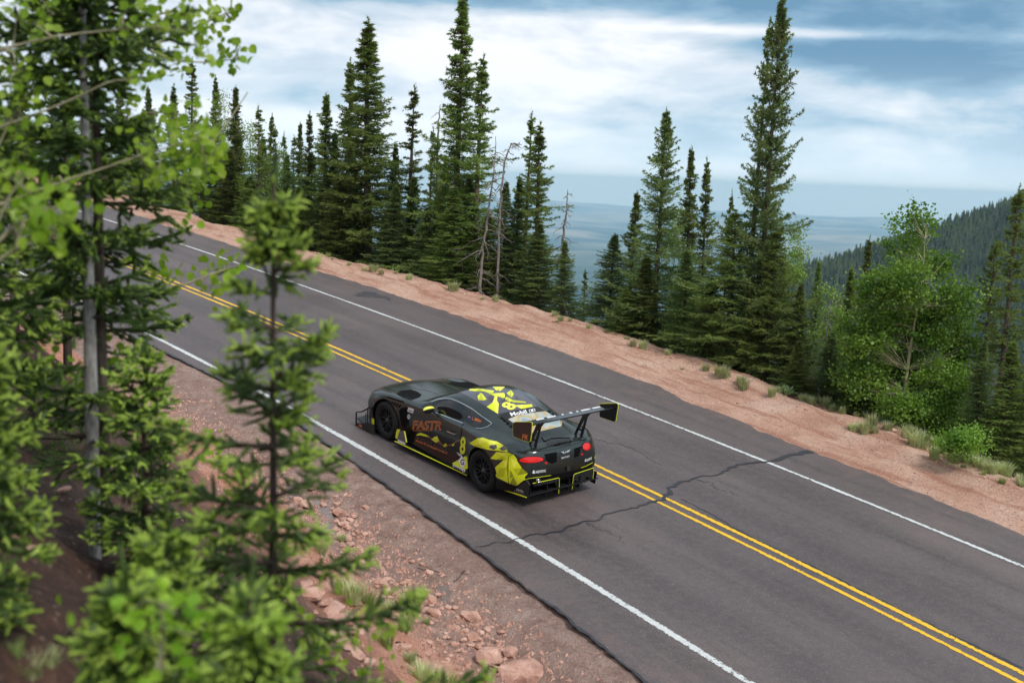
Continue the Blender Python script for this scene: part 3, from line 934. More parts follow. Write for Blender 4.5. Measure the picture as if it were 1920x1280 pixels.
G1_ = 'spruces along the valley shoulder'
LS = 'slender dark spruce in the row behind the dirt shoulder'
LF = 'small spruce filling the gap under the taller shoulder trees'
spr = [
    # key, top x, top y, depth, crown width px, label
    ('thin', 487, 200, 41.5, 70, LS), ('thin2', 518, 240, 44, 55, LS), ('thin', 531, 250, 46, 50, LS),
    ('thin2', 548, 256, 43, 55, LS), ('spire', 561, 232, 42, 60, LS), ('spire2', 582, 212, 41, 70, LS),
    ('spire', 609, 178, 40, 105, 'dark spruce with reddish cone-laden top left of the widest shoulder spruce'),
    ('spire2', 657, 112, 39.5, 115, 'tall grey-green spruce pressed against the widest shoulder spruce'),
    ('full', 698, 40, 38.2, 225, 'widest dense spruce on the shoulder with one lopsided branch near the top'),
    ('thin', 772, 163, 38.5, 110, 'sparse see-through spruce just right of the widest one'),
    ('thin2', 806, 242, 39, 70, LS), ('bare', 824, 262, 38.0, 80, 'half bare spruce with a dry leafless tip'),
    ('spire', 866, -4, 35.6, 165, 'tallest narrow spruce with a bristly brown cone-covered spire'),
    ('spire2', 901, 105, 34.8, 135, 'spruce with rusty brown cone top beside the tallest narrow spire'),
    ('full2', 952, 342, 34.2, 110, 'young green spruce beside the two dead grey snags'),
    ('thin', 992, 212, 34.6, 95, 'left one of the pair of spruces right of the dead snags'),
    ('spire2', 1020, 232, 33.4, 120, 'right one of the pair of spruces right of the dead snags'),
    ('full2', 1062, 452, 32.2, 85, 'short spruce with a bare dry pole top by the gap in the trees'),
    ('thin', 1097, 506, 36, 45, 'lone little spruce low in the gap showing the blue valley'),
    ('full2', 1150, 440, 31.2, 140, 'broad bushy spruce just right of the gap in the trees'),
    ('spire', 1190, 362, 32.0, 95, 'spruce with brown top behind the broad bushy one'),
    ('big', 1250, 208, 29.4, 150, 'tall blue-green spruce standing apart right of the gap'),
    ('spire', 1307, 280, 31.5, 95, 'left one of two brown-topped spruces between the tall blue-green ones'),
    ('spire2', 1334, 300, 31.8, 90, 'right one of two brown-topped spruces between the tall blue-green ones'),
    ('thin', 1372, 360, 32, 50, LS),
    ('big', 1464, -6, 26.8, 172, 'giant spruce with two leaders towering above all others'),
    ('thin2', 1434, 42, 27.2, 90, 'slender second leader spruce fused with the giant spruce'),
    ('fat', 1385, 398, 27.6, 250, 'broad low spruce with thick skirts at the foot of the giant spruce'),
    ('fat', 1452, 432, 26.9, 215, 'bushy spruce hiding the trunk of the giant spruce'),
    ('full', 1505, 530, 26.6, 95, LF), ('full2', 1535, 490, 30, 80, LF), ('thin', 1580, 560, 27, 70, LF),
    ('spire2', 1626, 446, 29.5, 80, 'small brown-tipped spruce left of the big aspen'), ('full', 1600, 500, 28.5, 110, LF),
    ('bare', 1864, 448, 24.6, 110, 'spruce with bare pale grey trunk right of the big aspen'),
    ('bare', 1911, 352, 23.6, 140, 'darker bare-trunked spruce farthest right of the big aspen'),
    ('full2', 1845, 640, 22.6, 110, LF), ('full', 1900, 640, 22.0, 150, LF), ('full', 1800, 600, 24.6, 130, LF), ('full2', 1960, 560, 22.0, 150, LF),
    ('full', 640, 330, 38.6, 130, LF), ('full2', 740, 350, 37.6, 130, LF), ('full', 560, 350, 40, 120, LF), ('full2', 800, 390, 36.6, 110, LF),
    ('full', 850, 350, 35.0, 150, LF), ('full2', 520, 350, 41, 110, LF), ('full', 470, 330, 42, 120, LF), ('full2', 1010, 420, 33.0, 130, LF), ('full', 915, 400, 34.0, 110, LF),
    ('full', 495, 255, 43.5, 90, LF), ('full2', 540, 290, 42.5, 90, LF), ('full', 585, 285, 41, 100, LF), ('full2', 450, 250, 45, 90, LF), ('spire2', 505, 215, 45, 60, LS), ('spire', 632, 250, 40.5, 90, LS), ('full', 745, 270, 39.5, 90, LF), ('full2', 665, 300, 39.4, 100, LF), ('full', 780, 330, 38, 100, LF), ('full2', 835, 300, 36.8, 100, LF), ('full', 880, 330, 35.4, 110, LF), ('full2', 610, 320, 39.8, 110, LF), ('full', 975, 330, 34.4, 90, LF), ('full', 1215, 480, 29.6, 120, LF), ('full2', 1290, 470, 29.0, 120, LF), ('full2', 1335, 520, 28.2, 120, LF), ('full', 1175, 540, 29.8, 100, LF),
    ('full2', 1660, 560, 26, 130, LF), ('full2', 1560, 620, 25.4, 110, LF), ('full', 1620, 650, 25, 110, LF), ('full', 1500, 640, 25.4, 90, LF),
]
for a in spr:
    place_spruce(*a, G1_)
LB = 'spruce in the dense stand above the bend beyond the aspen'
for i, (x, y, d, w) in enumerate([(440, 165, 44, 85), (405, 145, 46, 80), (355, 112, 47, 90), (325, 160, 50, 75), (283, 165, 49, 80), (225, 150, 53, 80), (170, 140, 54, 85),
                                  (95, 150, 56, 85), (40, 170, 55, 90), (-20, 150, 56, 90), (380, 250, 44.5, 120), (430, 280, 43.5, 110), (330, 280, 46, 130), (250, 260, 50, 120), (130, 250, 54, 130), (200, 270, 52, 130), (60, 260, 56, 130)]):
    place_spruce(['spire', 'full', 'thin', 'spire2', 'full2'][i % 5], x, y, d, w, LB, 'spruces above the bend')


# ---- dead snags
def dead_tree(pix, depth, rad, label, seed, nb=26, blen=0.7, hidden=0.0, zlow=True):
    P = np.array([at_px(x, y, depth) for x, y in pix])
    zg = ground_at(P[-1][0], P[-1][1])
    P = np.vstack([P, [P[-1][0], P[-1][1], zg - 0.1]])[::-1]
    t = np.linspace(0, 1, len(P))
    tt = np.linspace(0, 1, 30)
    Q = np.stack([np.interp(tt, t, P[:, k]) for k in range(3)], 1)
    rng = np.random.default_rng(seed)
    Q[:, :2] += rng.normal(size=(30, 2)) * 0.012
    base = Q[0].copy()
    Q -= base
    root = empty('dead_tree', base)
    obj('trunk', mesh_np('snag_trunk', *tube(Q, rad * (1 - tt) ** 0.8 + 0.008, 7), M['deadwood'], True), root)
    acc = Acc()
    for k in range(nb):
        u = rng.uniform(0.12, 0.97)
        c = np.array([np.interp(u, tt, Q[:, j]) for j in range(3)])
        an = rng.uniform(0, 6.28)
        L = blen * (1 - 0.75 * u) * rng.uniform(0.5, 1.2)
        q = np.linspace(0, 1, 6)
        h = np.array([math.cos(an), math.sin(an), 0])
        B = c + h * (L * q)[:, None]
        B[:, 2] += L * (-0.25 * q - 0.25 * q * q) + rng.normal(size=6) * 0.02
        acc.tube(B, 0.012 * (1 - q) + 0.004, 4)
        for e in range(3):
            i = rng.integers(2, 6)
            d2 = unit(h + rng.normal(size=3) * 0.7)
            acc.tube(np.array([B[i], B[i] + d2 * L * 0.2, B[i] + d2 * L * 0.4 + np.array([0, 0, -0.03])]), [0.006, 0.004, 0.003], 3)
    obj('branches', acc.mesh('snag_branches', M['deadwood']), root)['kind'] = 'stuff'
    tag(root, label, 'dead tree', 'dead trees among the spruces')


dead_tree([(930, 256), (925, 330), (915, 400), (905, 470), (900, 540)], 33.2, 0.045, 'straight dead grey tree full of bare twigs behind the shoulder', 1, 46, 1.0)
dead_tree([(978, 272), (960, 268), (947, 300), (940, 350), (936, 420), (932, 545)], 33.8, 0.04, 'dead tree with a hooked bent tip beside the straight snag', 2, 30, 0.9)
dead_tree([(1064, 355), (1062, 400), (1055, 450), (1053, 560)], 32.4, 0.05, 'thin dry pole rising from the short spruce by the gap', 3, 30, 0.6)
dead_tree([(826, 196), (822, 230), (820, 300), (820, 500)], 38.2, 0.06, 'leafless dry tip above the half bare spruce', 4, 20, 0.6)
dead_tree([(1556, 560), (1552, 620), (1545, 690), (1532, 730)], 25.6, 0.025, 'slim bare sapling between the giant spruce and the big aspen', 5, 26, 0.8)


# ---- broadleaf trees
def leaf_cards(C, size, rng, up=0.35):
    n = len(C)
    nn = unit(rng.normal(size=(n, 3)) + np.array([0, 0, up]))
    a = unit(np.cross(nn, unit(rng.normal(size=(n, 3)))))
    b = np.cross(nn, a)
    s = (size * (0.7 + 0.6 * rng.random(n)))[:, None]
    V = np.stack([C - a * s * 0.5, C + b * s * 0.42 - a * s * 0.05, C + a * s * 0.55, C - b * s * 0.42 - a * s * 0.05], 1).reshape(-1, 3)
    return V, np.arange(4 * n).reshape(-1, 4)


def broadleaf(name, base, H, blobs, nleaf, size, seed, mat, bark, tr, label, cat='tree', group=None, trunk_pts=None):
    """trunk, limbs to every leaf mass, and leaves in clumps; blobs = (centre offset xyz, radius xyz)"""
    rng = np.random.default_rng(seed)
    root = empty(name, base)
    tp = np.array(trunk_pts) if trunk_pts is not None else np.array([[0.12 * math.sin(q * 4 + seed) * q, 0.1 * math.cos(q * 3) * q, H * 0.84 * q] for q in np.linspace(0, 1, 10)])
    tq = np.linspace(0, 1, len(tp))
    obj('trunk', mesh_np(name + '_trunk', *tube(tp, tr * (1 - tq) ** 0.8 + 0.006, 8), bark, True), root)
    limbs, LC = Acc(), []
    tot = sum(r[0] * r[1] * r[2] for c, r in blobs)
    for c, r in blobs:
        c, r = np.array(c, float), np.array(r, float)
        zr = np.clip(c[2] - r[2] * 0.8, 0.1 * H, 0.9 * H)
        k = int(np.argmin(abs(tp[:, 2] - zr)))
        ncl = max(5, int(nleaf * r.prod() / tot / 26))
        for j in range(ncl):
            d = unit(rng.normal(size=3))
            e = c + d * r * rng.random() ** 0.45
            if j % 4 == 0:
                mid = (tp[k] + e) / 2 + rng.normal(size=3) * 0.08 + np.array([0, 0, -0.08])
                limbs.tube(np.array([tp[k], mid, e]), [tr * 0.2, tr * 0.11, 0.003], 5)
            cl = rng.normal(size=(26, 3)) * np.array([0.13, 0.13, 0.08]) * (0.5 + 1.0 * rng.random())
            LC.append(e + cl)
    obj('limbs', limbs.mesh(name + '_limbs', bark), root)['kind'] = 'stuff'
    V, F = leaf_cards(np.concatenate(LC), size, rng)
    obj('crown', mesh_np(name + '_crown', V, F, mat), root)['kind'] = 'stuff'
    tag(root, label, cat, group)
    return root


def blob_px(base, d, items):
    """leaf masses given as pixel x, y, radius x, radius y at depth d (metres)"""
    k = d / FPX
    rng = random.Random(int(d * 10))
    return [(at_px(x, y, d + rng.uniform(-0.8, 0.8)) - np.array(base), (rx * k * 0.88, (rx + ry) * 0.45 * k, ry * k * 0.88)) for x, y, rx, ry in items]


d = 24.2
P = at_px(1692, 806, d)
b0 = np.array([P[0], P[1], ground_at(P[0], P[1])])
broadleaf('aspen_tree', b0, 4.9, blob_px(b0, d, [(1712, 400, 26, 24), (1732, 425, 34, 30), (1690, 425, 24, 24), (1700, 470, 38, 40), (1670, 455, 18, 22), (1755, 500, 40, 40), (1700, 530, 60, 50), (1650, 545, 45, 45), (1790, 560, 48, 48), (1730, 610, 90, 60), (1620, 630, 55, 55),
                                                 (1800, 650, 45, 50), (1680, 690, 80, 60), (1770, 720, 65, 55), (1610, 710, 50, 45), (1740, 780, 60, 45), (1690, 760, 55, 40), (1785, 785, 38, 38), (1655, 600, 40, 35)]),
          36000, 0.066, 11, M['aspen'], M['bark_aspen'], 0.045, 'big leafy green aspen at the edge of the dirt shoulder', group=None)
for i, (x, y, rx, ry, dd, n, lab) in enumerate([(1268, 430, 26, 40, 33, 2200, 'pale young aspen glimpsed behind the tall blue-green spruce'), (1492, 475, 26, 60, 30, 2600, 'pale green aspen with airy twigs right of the giant spruce'),
                                              (1560, 590, 28, 60, 27, 2200, 'thin yellow-green sapling left of the big aspen'), (440, 300, 34, 90, 46, 5000, 'light green aspen among the spruces above the bend'),
                                              (415, 250, 30, 80, 45, 4200, 'yellow-green aspen standing before the dark stand above the bend'), (475, 300, 24, 80, 43, 3600, 'slim pale aspen at the start of the shoulder row'), (525, 320, 20, 60, 43.5, 2400, 'light green sapling between slender spruces of the shoulder row'), (1270, 580, 28, 70, 30, 2200, 'pale sapling low behind the tall blue-green spruce')]):
    P = at_px(x, y + ry, dd)
    zg = ground_at(P[0], P[1])
    b0 = np.array([P[0], P[1], zg])
    top = at_px(x, y - ry, dd)[2] - zg
    broadleaf('aspen_sapling', b0, max(top, 1.0), blob_px(b0, dd, [(x, y - ry * 0.6, rx * 0.5, ry * 0.4), (x, y, rx * 0.8, ry * 0.4), (x - rx * 0.2, y + ry * 0.6, rx, ry * 0.4)]), n, 0.05, 40 + i,
              M['aspen_pale'], M['bark_aspen'], 0.03, lab)
P = at_px(1806, 850, 21.5)
b0 = np.array([P[0], P[1], ground_at(P[0], P[1])])
broadleaf('shrub', b0, 0.7, blob_px(b0, 21.5, [(1800, 830, 32, 22), (1770, 830, 18, 14), (1820, 815, 18, 16)]), 3000, 0.05, 61, M['aspen'], M['bark_aspen'], 0.02, 'low bright green shrub under the big aspen by the grass', 'shrub')

# ---- conifers of the hillside across the side valley
hr = np.random.default_rng(77)


def far_tree(seed, tiers, sides):
    rng = np.random.default_rng(seed)
    V, F = [], []
    for k in range(tiers):
        t = k / tiers
        z0, z1 = 0.06 + 0.9 * t, min(1.0, 0.06 + 0.9 * t + 0.30 * (1 - 0.4 * t))
        r = 0.19 * (1 - t) ** 0.85 + 0.014
        n = len(V)
        V.append((rng.normal() * 0.01, rng.normal() * 0.01, z1))
        for j in range(sides):
            a = j * 6.283 / sides + rng.random() * 0.5
            rr = r * rng.uniform(0.6, 1.25)
            V.append((rr * math.cos(a), rr * math.sin(a), z0 + rng.normal() * 0.02))
        for j in range(sides):
            F.append((n, n + 1 + j, n + 1 + (j + 1) % sides))
    return np.array(V), np.array(F)


n = 15000
uu = hr.uniform(1400, 2060, n)
kk = hr.uniform(-0.06, 1.0, n) ** 1.0
PP = hill_xyz(uu, kk)
hh = hr.uniform(5.6, 10.8, n)
vis = (uu > 1490) & (uu < 1945) & (kk > 0.0) & (kk < 0.55)
order = np.argsort(np.where(vis, kk - hh * 0.012, 9))
single = order[:290]
rest = order[290:]
TV, TF = zip(*[far_tree(s, 6, 6) for s in range(4)])
accf = Acc()
for s in range(4):
    idx = rest[s::4]
    sc = hh[idx]
    an = hr.uniform(0, 6.28, len(idx))
    v = TV[s]
    X = PP[idx, None, 0] + sc[:, None] * (v[None, :, 0] * np.cos(an)[:, None] - v[None, :, 1] * np.sin(an)[:, None])
    Y = PP[idx, None, 1] + sc[:, None] * (v[None, :, 0] * np.sin(an)[:, None] + v[None, :, 1] * np.cos(an)[:, None])
    Z = PP[idx, None, 2] - 0.5 + sc[:, None] * v[None, :, 2]
    accf.add(np.stack([X, Y, Z], -1).reshape(-1, 3), (TF[s][None] + (np.arange(len(idx)) * len(v))[:, None, None]).reshape(-1, 3))
tag(obj('hillside_forest', accf.mesh('hillside_forest', M['far_needle'])), 'dark conifer forest covering the far hillside', 'forest', kind='stuff')
fm = [mesh_np('far_conifer', *far_tree(20 + s, 11, 8), M['far_needle']) for s in range(5)]
for i in single:
    o = obj('conifer_tree', fm[int(i) % 5], None, (PP[i, 0], PP[i, 1], PP[i, 2] - 0.5))
    o.scale = (hh[i], hh[i], hh[i])
    o.rotation_euler = (0, 0, hr.uniform(0, 6.28))
    tag(o, 'dark conifer on the crest of the far forested hillside', 'tree', 'conifers along the far ridge')

# ================================================================= NEAR VEGETATION ON THE BANK
NEAR = {'bark': M['bark_pale'], 'wood': M['stick'], 'needle': M['needle_near']}
NEARD = {'bark': M['stick'], 'wood': M['stick'], 'needle': M['needle_near']}
GN = 'spruces on the mountain bank'


def near_spruce(seed, top, base_px, depth, rad_px, label, mats=NEARD, H=None, rot=0.0, **kw):
    """spruce close to the camera; top pixel and the pixel column of its foot at a given depth"""
    T = at_px(*top, depth)
    zg = ground_at(T[0], T[1]) - 0.05
    H = T[2] - zg
    Rb = rad_px / FPX * depth
    cfg = dict(whorl=0.17, nbr=5, power=0.75, droop=0.12, step=0.065, B=14, blen=0.022, bw=0.005, twig=0.16, gaps=0.2, tips=True, spr=0.075, tipL=0.05, irregular=0.25, up=0.18)
    cfg.update(kw)
    o = build_spruce('spruce_tree', spruce_parts(H=H, Rb=Rb, seed=seed, **cfg), mats)
    o.location = (T[0], T[1], zg)
    o.rotation_euler = (0, 0, rot)
    tag(o, label, 'tree', GN)
    return o


# the blurred young spruce in front of the car's lane
near_spruce(31, (516, 345), None, 4.7, 300, 'young spruce with lime new tips rising in front of the road', tr=0.020, whorl=0.25, power=1.0, t0=0.14, gaps=0.12, nbr=7, irregular=0.35, step=0.055, twig=0.16, droop=0.05, spr=0.07, tipL=0.055)
# the two straight pale trunks
near_spruce(32, (152, -420), None, 6.3, 190, 'left one of two straight pale trunked spruces on the bank', mats=NEAR, tr=0.042, whorl=0.21, nbr=5, t0=0.18, power=0.32, droop=0.22, gaps=0.36, step=0.075, twig=0.26, B=14, blen=0.03, bw=0.0075, deadlow=0.22, tipL=0.035)
near_spruce(33, (178, -330), None, 6.55, 180, 'right one of two straight trunked spruces on the bank, darker bark', mats=dict(NEAR, bark=M['bark']), tr=0.042, whorl=0.20, nbr=5, t0=0.12, power=0.32, droop=0.25, gaps=0.36, step=0.075, twig=0.26, B=14, blen=0.03, bw=0.0075, deadlow=0.2, tipL=0.035)
near_spruce(34, (-75, 60), None, 6.0, 170, 'spruce at the bank edge with pale new tips and drooping lower boughs', tr=0.04, whorl=0.17, nbr=6, t0=0.02, power=0.4, droop=0.3, step=0.065, twig=0.24, B=14, blen=0.028, bw=0.0065)
near_spruce(35, (-60, 600), None, 4.6, 130, 'bushy spruce low on the bank beside the drooping one', tr=0.03, whorl=0.12, nbr=7, t0=0.02, power=0.5, droop=0.28)
near_spruce(36, (310, 985), None, 4.1, 135, 'small bushy spruce under the blurred young spruce', tr=0.015, whorl=0.15, nbr=6, t0=0.04, power=0.6, droop=0.15)
near_spruce(37, (470, 1120), None, 3.5, 120, 'ankle high spruce seedling with lime tips in the brush', tr=0.010, whorl=0.11, nbr=6, t0=0.04, power=0.6, droop=0.1)
near_spruce(38, (235, 1090), None, 3.8, 120, 'low spruce seedling beside the bare soil of the bank', tr=0.012, whorl=0.09, nbr=6, t0=0.04, power=0.6, droop=0.15)
near_spruce(39, (270, 665), None, 6.4, 150, 'waist high spruce growing before the two straight trunks', tr=0.02, whorl=0.14, nbr=6, t0=0.05, power=0.7, droop=0.2, step=0.06)
near_spruce(40, (20, 250), None, 12.5, 90, 'dark thin-trunked spruce deeper in the bank thicket', mats=NEARD, tr=0.05, whorl=0.24, nbr=5, t0=0.1, power=0.45, droop=0.3, step=0.10, twig=0.3, B=12, blen=0.035, bw=0.008, gaps=0.2, tips=False)
near_spruce(41, (120, 190), None, 13.5, 90, 'slim dark-stemmed spruce behind the two straight trunks', mats=NEARD, tr=0.05, whorl=0.24, nbr=5, t0=0.3, power=0.45, droop=0.3, step=0.10, twig=0.3, B=12, blen=0.035, bw=0.008, gaps=0.25, tips=False)
near_spruce(42, (60, 690), None, 9.0, 170, 'low dark spruce below the slim stems', tr=0.03, whorl=0.16, nbr=6, t0=0.03, power=0.6, droop=0.3, step=0.075, twig=0.26, B=12, blen=0.028, bw=0.006, tips=False)

# ---- aspen with single leaves
lr = np.random.default_rng(99)


def leaf_mesh(name, mat):
    """one round pointed aspen leaf, 1 unit wide, folded slightly along its rib, with a stalk"""
    an = np.array([200, 235, 275, 320, 355, 30, 62, 90, 118, 150, 180]) * math.pi / 180
    rr = np.array([.46, .46, .42, .46, .48, .47, .47, .60, .47, .47, .48])
    V = [(0, 0, 0.0)] + [(r_ * math.cos(a), r_ * math.sin(a), 0.10 * abs(math.cos(a))) for a, r_ in zip(an, rr)]
    F = [(0, 1 + k, 1 + (k + 1) % len(an)) for k in range(len(an))]
    b = len(V)
    V += [(-.012, -.42, 0.0), (.012, -.42, 0.0), (.008, -.95, -.10), (-.008, -.95, -.10)]
    F += [(b, b + 3, b + 2, b + 1)]
    return mesh_np(name, V, F, mat, True)


LEAF = leaf_mesh('aspen_leaf', M['aspen_near'])
LEAF_T = np.array([v.co[:] for v in LEAF.vertices])
LEAF_F = [tuple(p.vertices) for p in LEAF.polygons]


def leaf_frame(n):
    nn = unit(lr.normal(size=(n, 3)) * np.array([1, 1, 0.7]) + np.array([0, -0.75, 0.35]))
    up = unit(lr.normal(size=(n, 3)) * 0.7 + np.array([0, 0, -1.0]))
    y = unit(up - nn * (up * nn).sum(1, keepdims=True))
    x = np.cross(y, nn)
    return x, y, nn


def leafy(name, base, stems, clusters, label, cat, leaf=0.05, singles=0, mats='aspen_near', dens=1.0):
    """stems: list of (pixel path, depth, radius); clusters: (px, py, rx, ry, depth, count)"""
    root = empty(name, base)
    base = np.array(base, float)
    wood = Acc()
    ends = []
    for k, (path, dd, r0) in enumerate(stems):
        dl = dd if isinstance(dd, (list, tuple)) else [dd] * len(path)
        P = np.array([at_px(x, y, q) for (x, y), q in zip(path, dl)])
        t = np.linspace(0, 1, len(P))
        tt = np.linspace(0, 1, 6 * len(P))
        Q = np.stack([np.interp(tt, t, P[:, j]) for j in range(3)], 1)
        ker = np.ones(5) / 5
        Q = np.stack([np.convolve(np.pad(Q[:, j], 2, 'edge'), ker, 'valid') for j in range(3)], 1)
        Q += lr.normal(size=Q.shape) * r0 * 0.12
        V, F = tube(Q - base, r0 * (1 - tt * 0.72), 7)
        if k == 0:
            obj('trunk', mesh_np(name + '_trunk', V, F, M['bark_aspen'], True), root)
        else:
            wood.add(V, F)
        ends.append(Q)
    allw = np.concatenate(ends)
    LP = []
    for (x, y, rx, ry, dd, cnt) in clusters:
        c = at_px(x, y, dd)
        k_ = dd / FPX
        near = allw[np.argmin(((allw - c) ** 2).sum(1))]
        mid = (near + c) / 2 + lr.normal(size=3) * 0.04
        wood.tube(np.array([near, mid, c]) - base, [0.007, 0.005, 0.002], 5)
        for j in range(max(2, int(cnt * dens) // 7)):
            e = c + lr.normal(size=3) * np.array([rx, (rx + ry) / 2, ry]) * k_ * 0.55
            wood.tube(np.array([c, (c + e) / 2 + lr.normal(size=3) * 0.015, e]) - base, [0.003, 0.002, 0.0015], 3)
            LP.append(e + lr.normal(size=(7, 3)) * 0.055)
    obj('limbs', wood.mesh(name + '_limbs', M['bark_aspen'], True), root)['kind'] = 'stuff'
    LP = np.concatenate(LP)
    n = len(LP)
    x, y, z = leaf_frame(n)
    sc = leaf * lr.uniform(0.75, 1.25, n)
    dist = np.linalg.norm(LP, axis=1) / sc
    pr = np.array([LP[:, 0] / LP[:, 1]]).T[:, 0]
    inview = (pr > -0.47) & (pr < 0.47)
    order = np.argsort(np.where(inview, dist, 1e6))
    sing, rest = order[:singles], order[singles:]
    for i in sing:
        o = obj('leaf', LEAF, root)
        mt = Matrix.Identity(4)
        for r_ in range(3):
            for c_, ax in enumerate((x[i], y[i], z[i])):
                mt[r_][c_] = ax[r_] * sc[i]
            mt[r_][3] = (LP[i] - base)[r_]
        o.matrix_local = mt
    if len(rest):
        Vr = (LEAF_T[None, :, 0:1] * x[rest][:, None] + LEAF_T[None, :, 1:2] * y[rest][:, None] + LEAF_T[None, :, 2:3] * z[rest][:, None]) * sc[rest][:, None, None] + (LP[rest] - base)[:, None]
        nv = len(LEAF_T)
        T = np.array([f for f in LEAF_F if len(f) == 3])
        F = (T[None] + (np.arange(len(rest)) * nv)[:, None, None]).reshape(-1, 3)
        o = obj('foliage', mesh_np(name + '_foliage', Vr.reshape(-1, 3), F, M[mats], True), root)
        o['kind'] = 'stuff'
    tag(root, label, cat)
    return root


bA = ground_hit(30, 1010)
P0 = at_px(-30, 330, 7.0)
bA = np.array([P0[0] - 0.1, P0[1], ground_at(P0[0] - 0.1, P0[1]) - 0.05])
A = leafy('aspen_tree', bA,
          [([(-40, 900), (-20, 600), (8, 300), (20, 230), (45, 150), (75, 90), (110, 40), (150, -40), (170, -120)], 7.0, 0.045),
           ([(20, 230), (60, 170), (110, 160), (140, 185), (200, 130), (260, 100)], [7, 7, 7.1, 7.2, 7.3, 7.4], 0.018),
           ([(75, 90), (180, 70), (270, 90), (330, 70), (400, 35), (440, 20)], [7, 7.1, 7.3, 7.4, 7.5, 7.5], 0.014),
           ([(270, 90), (330, 115), (400, 118), (455, 108)], [7.3, 7.4, 7.5, 7.5], 0.008),
           ([(8, 300), (70, 290), (130, 235), (200, 240), (280, 210), (345, 215)], [7, 7.2, 7.4, 7.5, 7.6, 7.6], 0.02),
           ([(200, 240), (270, 290), (330, 290), (400, 270), (470, 165)], [7.5, 7.6, 7.6, 7.6, 7.7], 0.012),
           ([(-10, 480), (60, 420), (110, 330), (180, 330), (260, 350)], [7, 7.2, 7.4, 7.5, 7.6], 0.022),
           ([(260, 350), (330, 330), (400, 330)], [7.6, 7.7, 7.7], 0.009),
           ([(-15, 560), (60, 520), (150, 545), (260, 560), (330, 540), (420, 505), (445, 500)], [7, 7.2, 7.4, 7.6, 7.7, 7.8, 7.8], 0.016),
           ([(20, 480), (20, 560), (60, 640), (100, 700), (150, 780)], 7.2, 0.014),
           ([(110, 40), (200, 20), (300, 30), (350, 5)], [7, 7.2, 7.4, 7.4], 0.012)],
          [(40, 40, 60, 50, 6.9, 40), (110, 90, 60, 50, 7.0, 36), (200, 60, 60, 45, 7.2, 34), (270, 20, 55, 30, 7.3, 24), (330, 40, 45, 35, 7.4, 22), (395, 30, 40, 25, 7.5, 18), (425, 30, 16, 14, 7.5, 8),
           (380, 75, 40, 30, 7.5, 18), (440, 108, 18, 12, 7.5, 10), (400, 118, 22, 16, 7.5, 10), (330, 120, 40, 30, 7.4, 22), (270, 130, 45, 35, 7.3, 24), (60, 150, 60, 50, 6.9, 34), (150, 180, 60, 45, 7.1, 28),
           (235, 200, 55, 40, 7.4, 28), (320, 205, 35, 25, 7.6, 14), (40, 240, 60, 45, 6.9, 26), (110, 270, 60, 45, 7.2, 26), (190, 280, 50, 40, 7.4, 22), (265, 265, 45, 35, 7.5, 22), (365, 260, 45, 35, 7.6, 32),
           (400, 300, 28, 28, 7.6, 24), (345, 300, 45, 32, 7.6, 30), (290, 320, 45, 30, 7.6, 24), (385, 335, 25, 14, 7.7, 12), (215, 340, 45, 35, 7.5, 20), (150, 330, 50, 40, 7.4, 22), (80, 330, 50, 40, 7.2, 22),
           (325, 345, 30, 22, 7.6, 16), (355, 405, 14, 14, 7.7, 7), (420, 500, 36, 22, 7.8, 20), (445, 485, 14, 12, 7.8, 8), (395, 545, 26, 24, 7.7, 14), (335, 525, 36, 26, 7.7, 18), (275, 520, 40, 28, 7.6, 18),
           (215, 560, 40, 30, 7.5, 14), (230, 620, 40, 30, 7.5, 14), (105, 700, 50, 50, 7.2, 20), (180, 730, 50, 40, 7.2, 16), (60, 560, 40, 30, 7.2, 12)],
          'curving pale aspen with bright round leaves over the bank', 'tree', 0.054, 300, dens=1.35)
bB = np.array(at_px(-60, 420, 4.6))
bB[2] = ground_at(bB[0], bB[1])
leafy('aspen_sapling', bB, [([(-60, 900), (-50, 600), (-30, 480), (30, 420), (80, 400)], 4.6, 0.016), ([(-40, 520), (20, 470), (100, 440)], 4.6, 0.008), ([(-30, 480), (20, 360), (60, 320)], 4.6, 0.007)],
      [(30, 340, 55, 35, 4.6, 22), (60, 385, 55, 35, 4.6, 26), (100, 430, 32, 26, 4.7, 18), (30, 430, 40, 30, 4.5, 16), (110, 385, 25, 20, 4.7, 8)], 'aspen sapling with large leaves at the bank edge before the curving aspen', 'tree', 0.05)
bC = np.array(at_px(-55, 600, 5.9))
bC[2] = ground_at(bC[0], bC[1])
leafy('aspen_tree', bC, [([(-60, 900), (-55, 600), (-40, 400), (-30, 250), (-20, 100), (-25, -60)], 5.9, 0.02), ([(-40, 400), (60, 360), (150, 330), (240, 300), (330, 270), (400, 255)], 5.9, 0.009), ([(-30, 250), (130, 190), (210, 150), (260, 150)], 5.9, 0.008), ([(-20, 100), (90, 70), (180, 60), (280, 50), (380, 60)], 5.9, 0.008), ([(-36, 330), (0, 270), (20, 220)], 5.9, 0.007)],
      [(30, 40, 50, 40, 5.9, 30), (90, 20, 40, 30, 5.9, 20), (30, 130, 45, 40, 5.9, 26), (230, 30, 45, 25, 5.9, 16), (300, 60, 40, 30, 5.9, 18), (350, 40, 35, 25, 5.9, 14), (370, 110, 35, 28, 5.9, 14), (240, 150, 35, 30, 5.9, 14), (20, 220, 40, 40, 5.9, 22),
       (380, 250, 34, 30, 5.9, 28), (400, 290, 26, 24, 5.9, 22), (345, 275, 34, 26, 5.9, 24), (300, 320, 36, 24, 5.9, 20), (260, 290, 34, 24, 5.9, 14), (110, 330, 36, 26, 5.9, 14), (385, 325, 24, 12, 5.9, 12)], 'slender aspen with yellow-green leaves reaching past the two straight trunks', 'tree', 0.046)
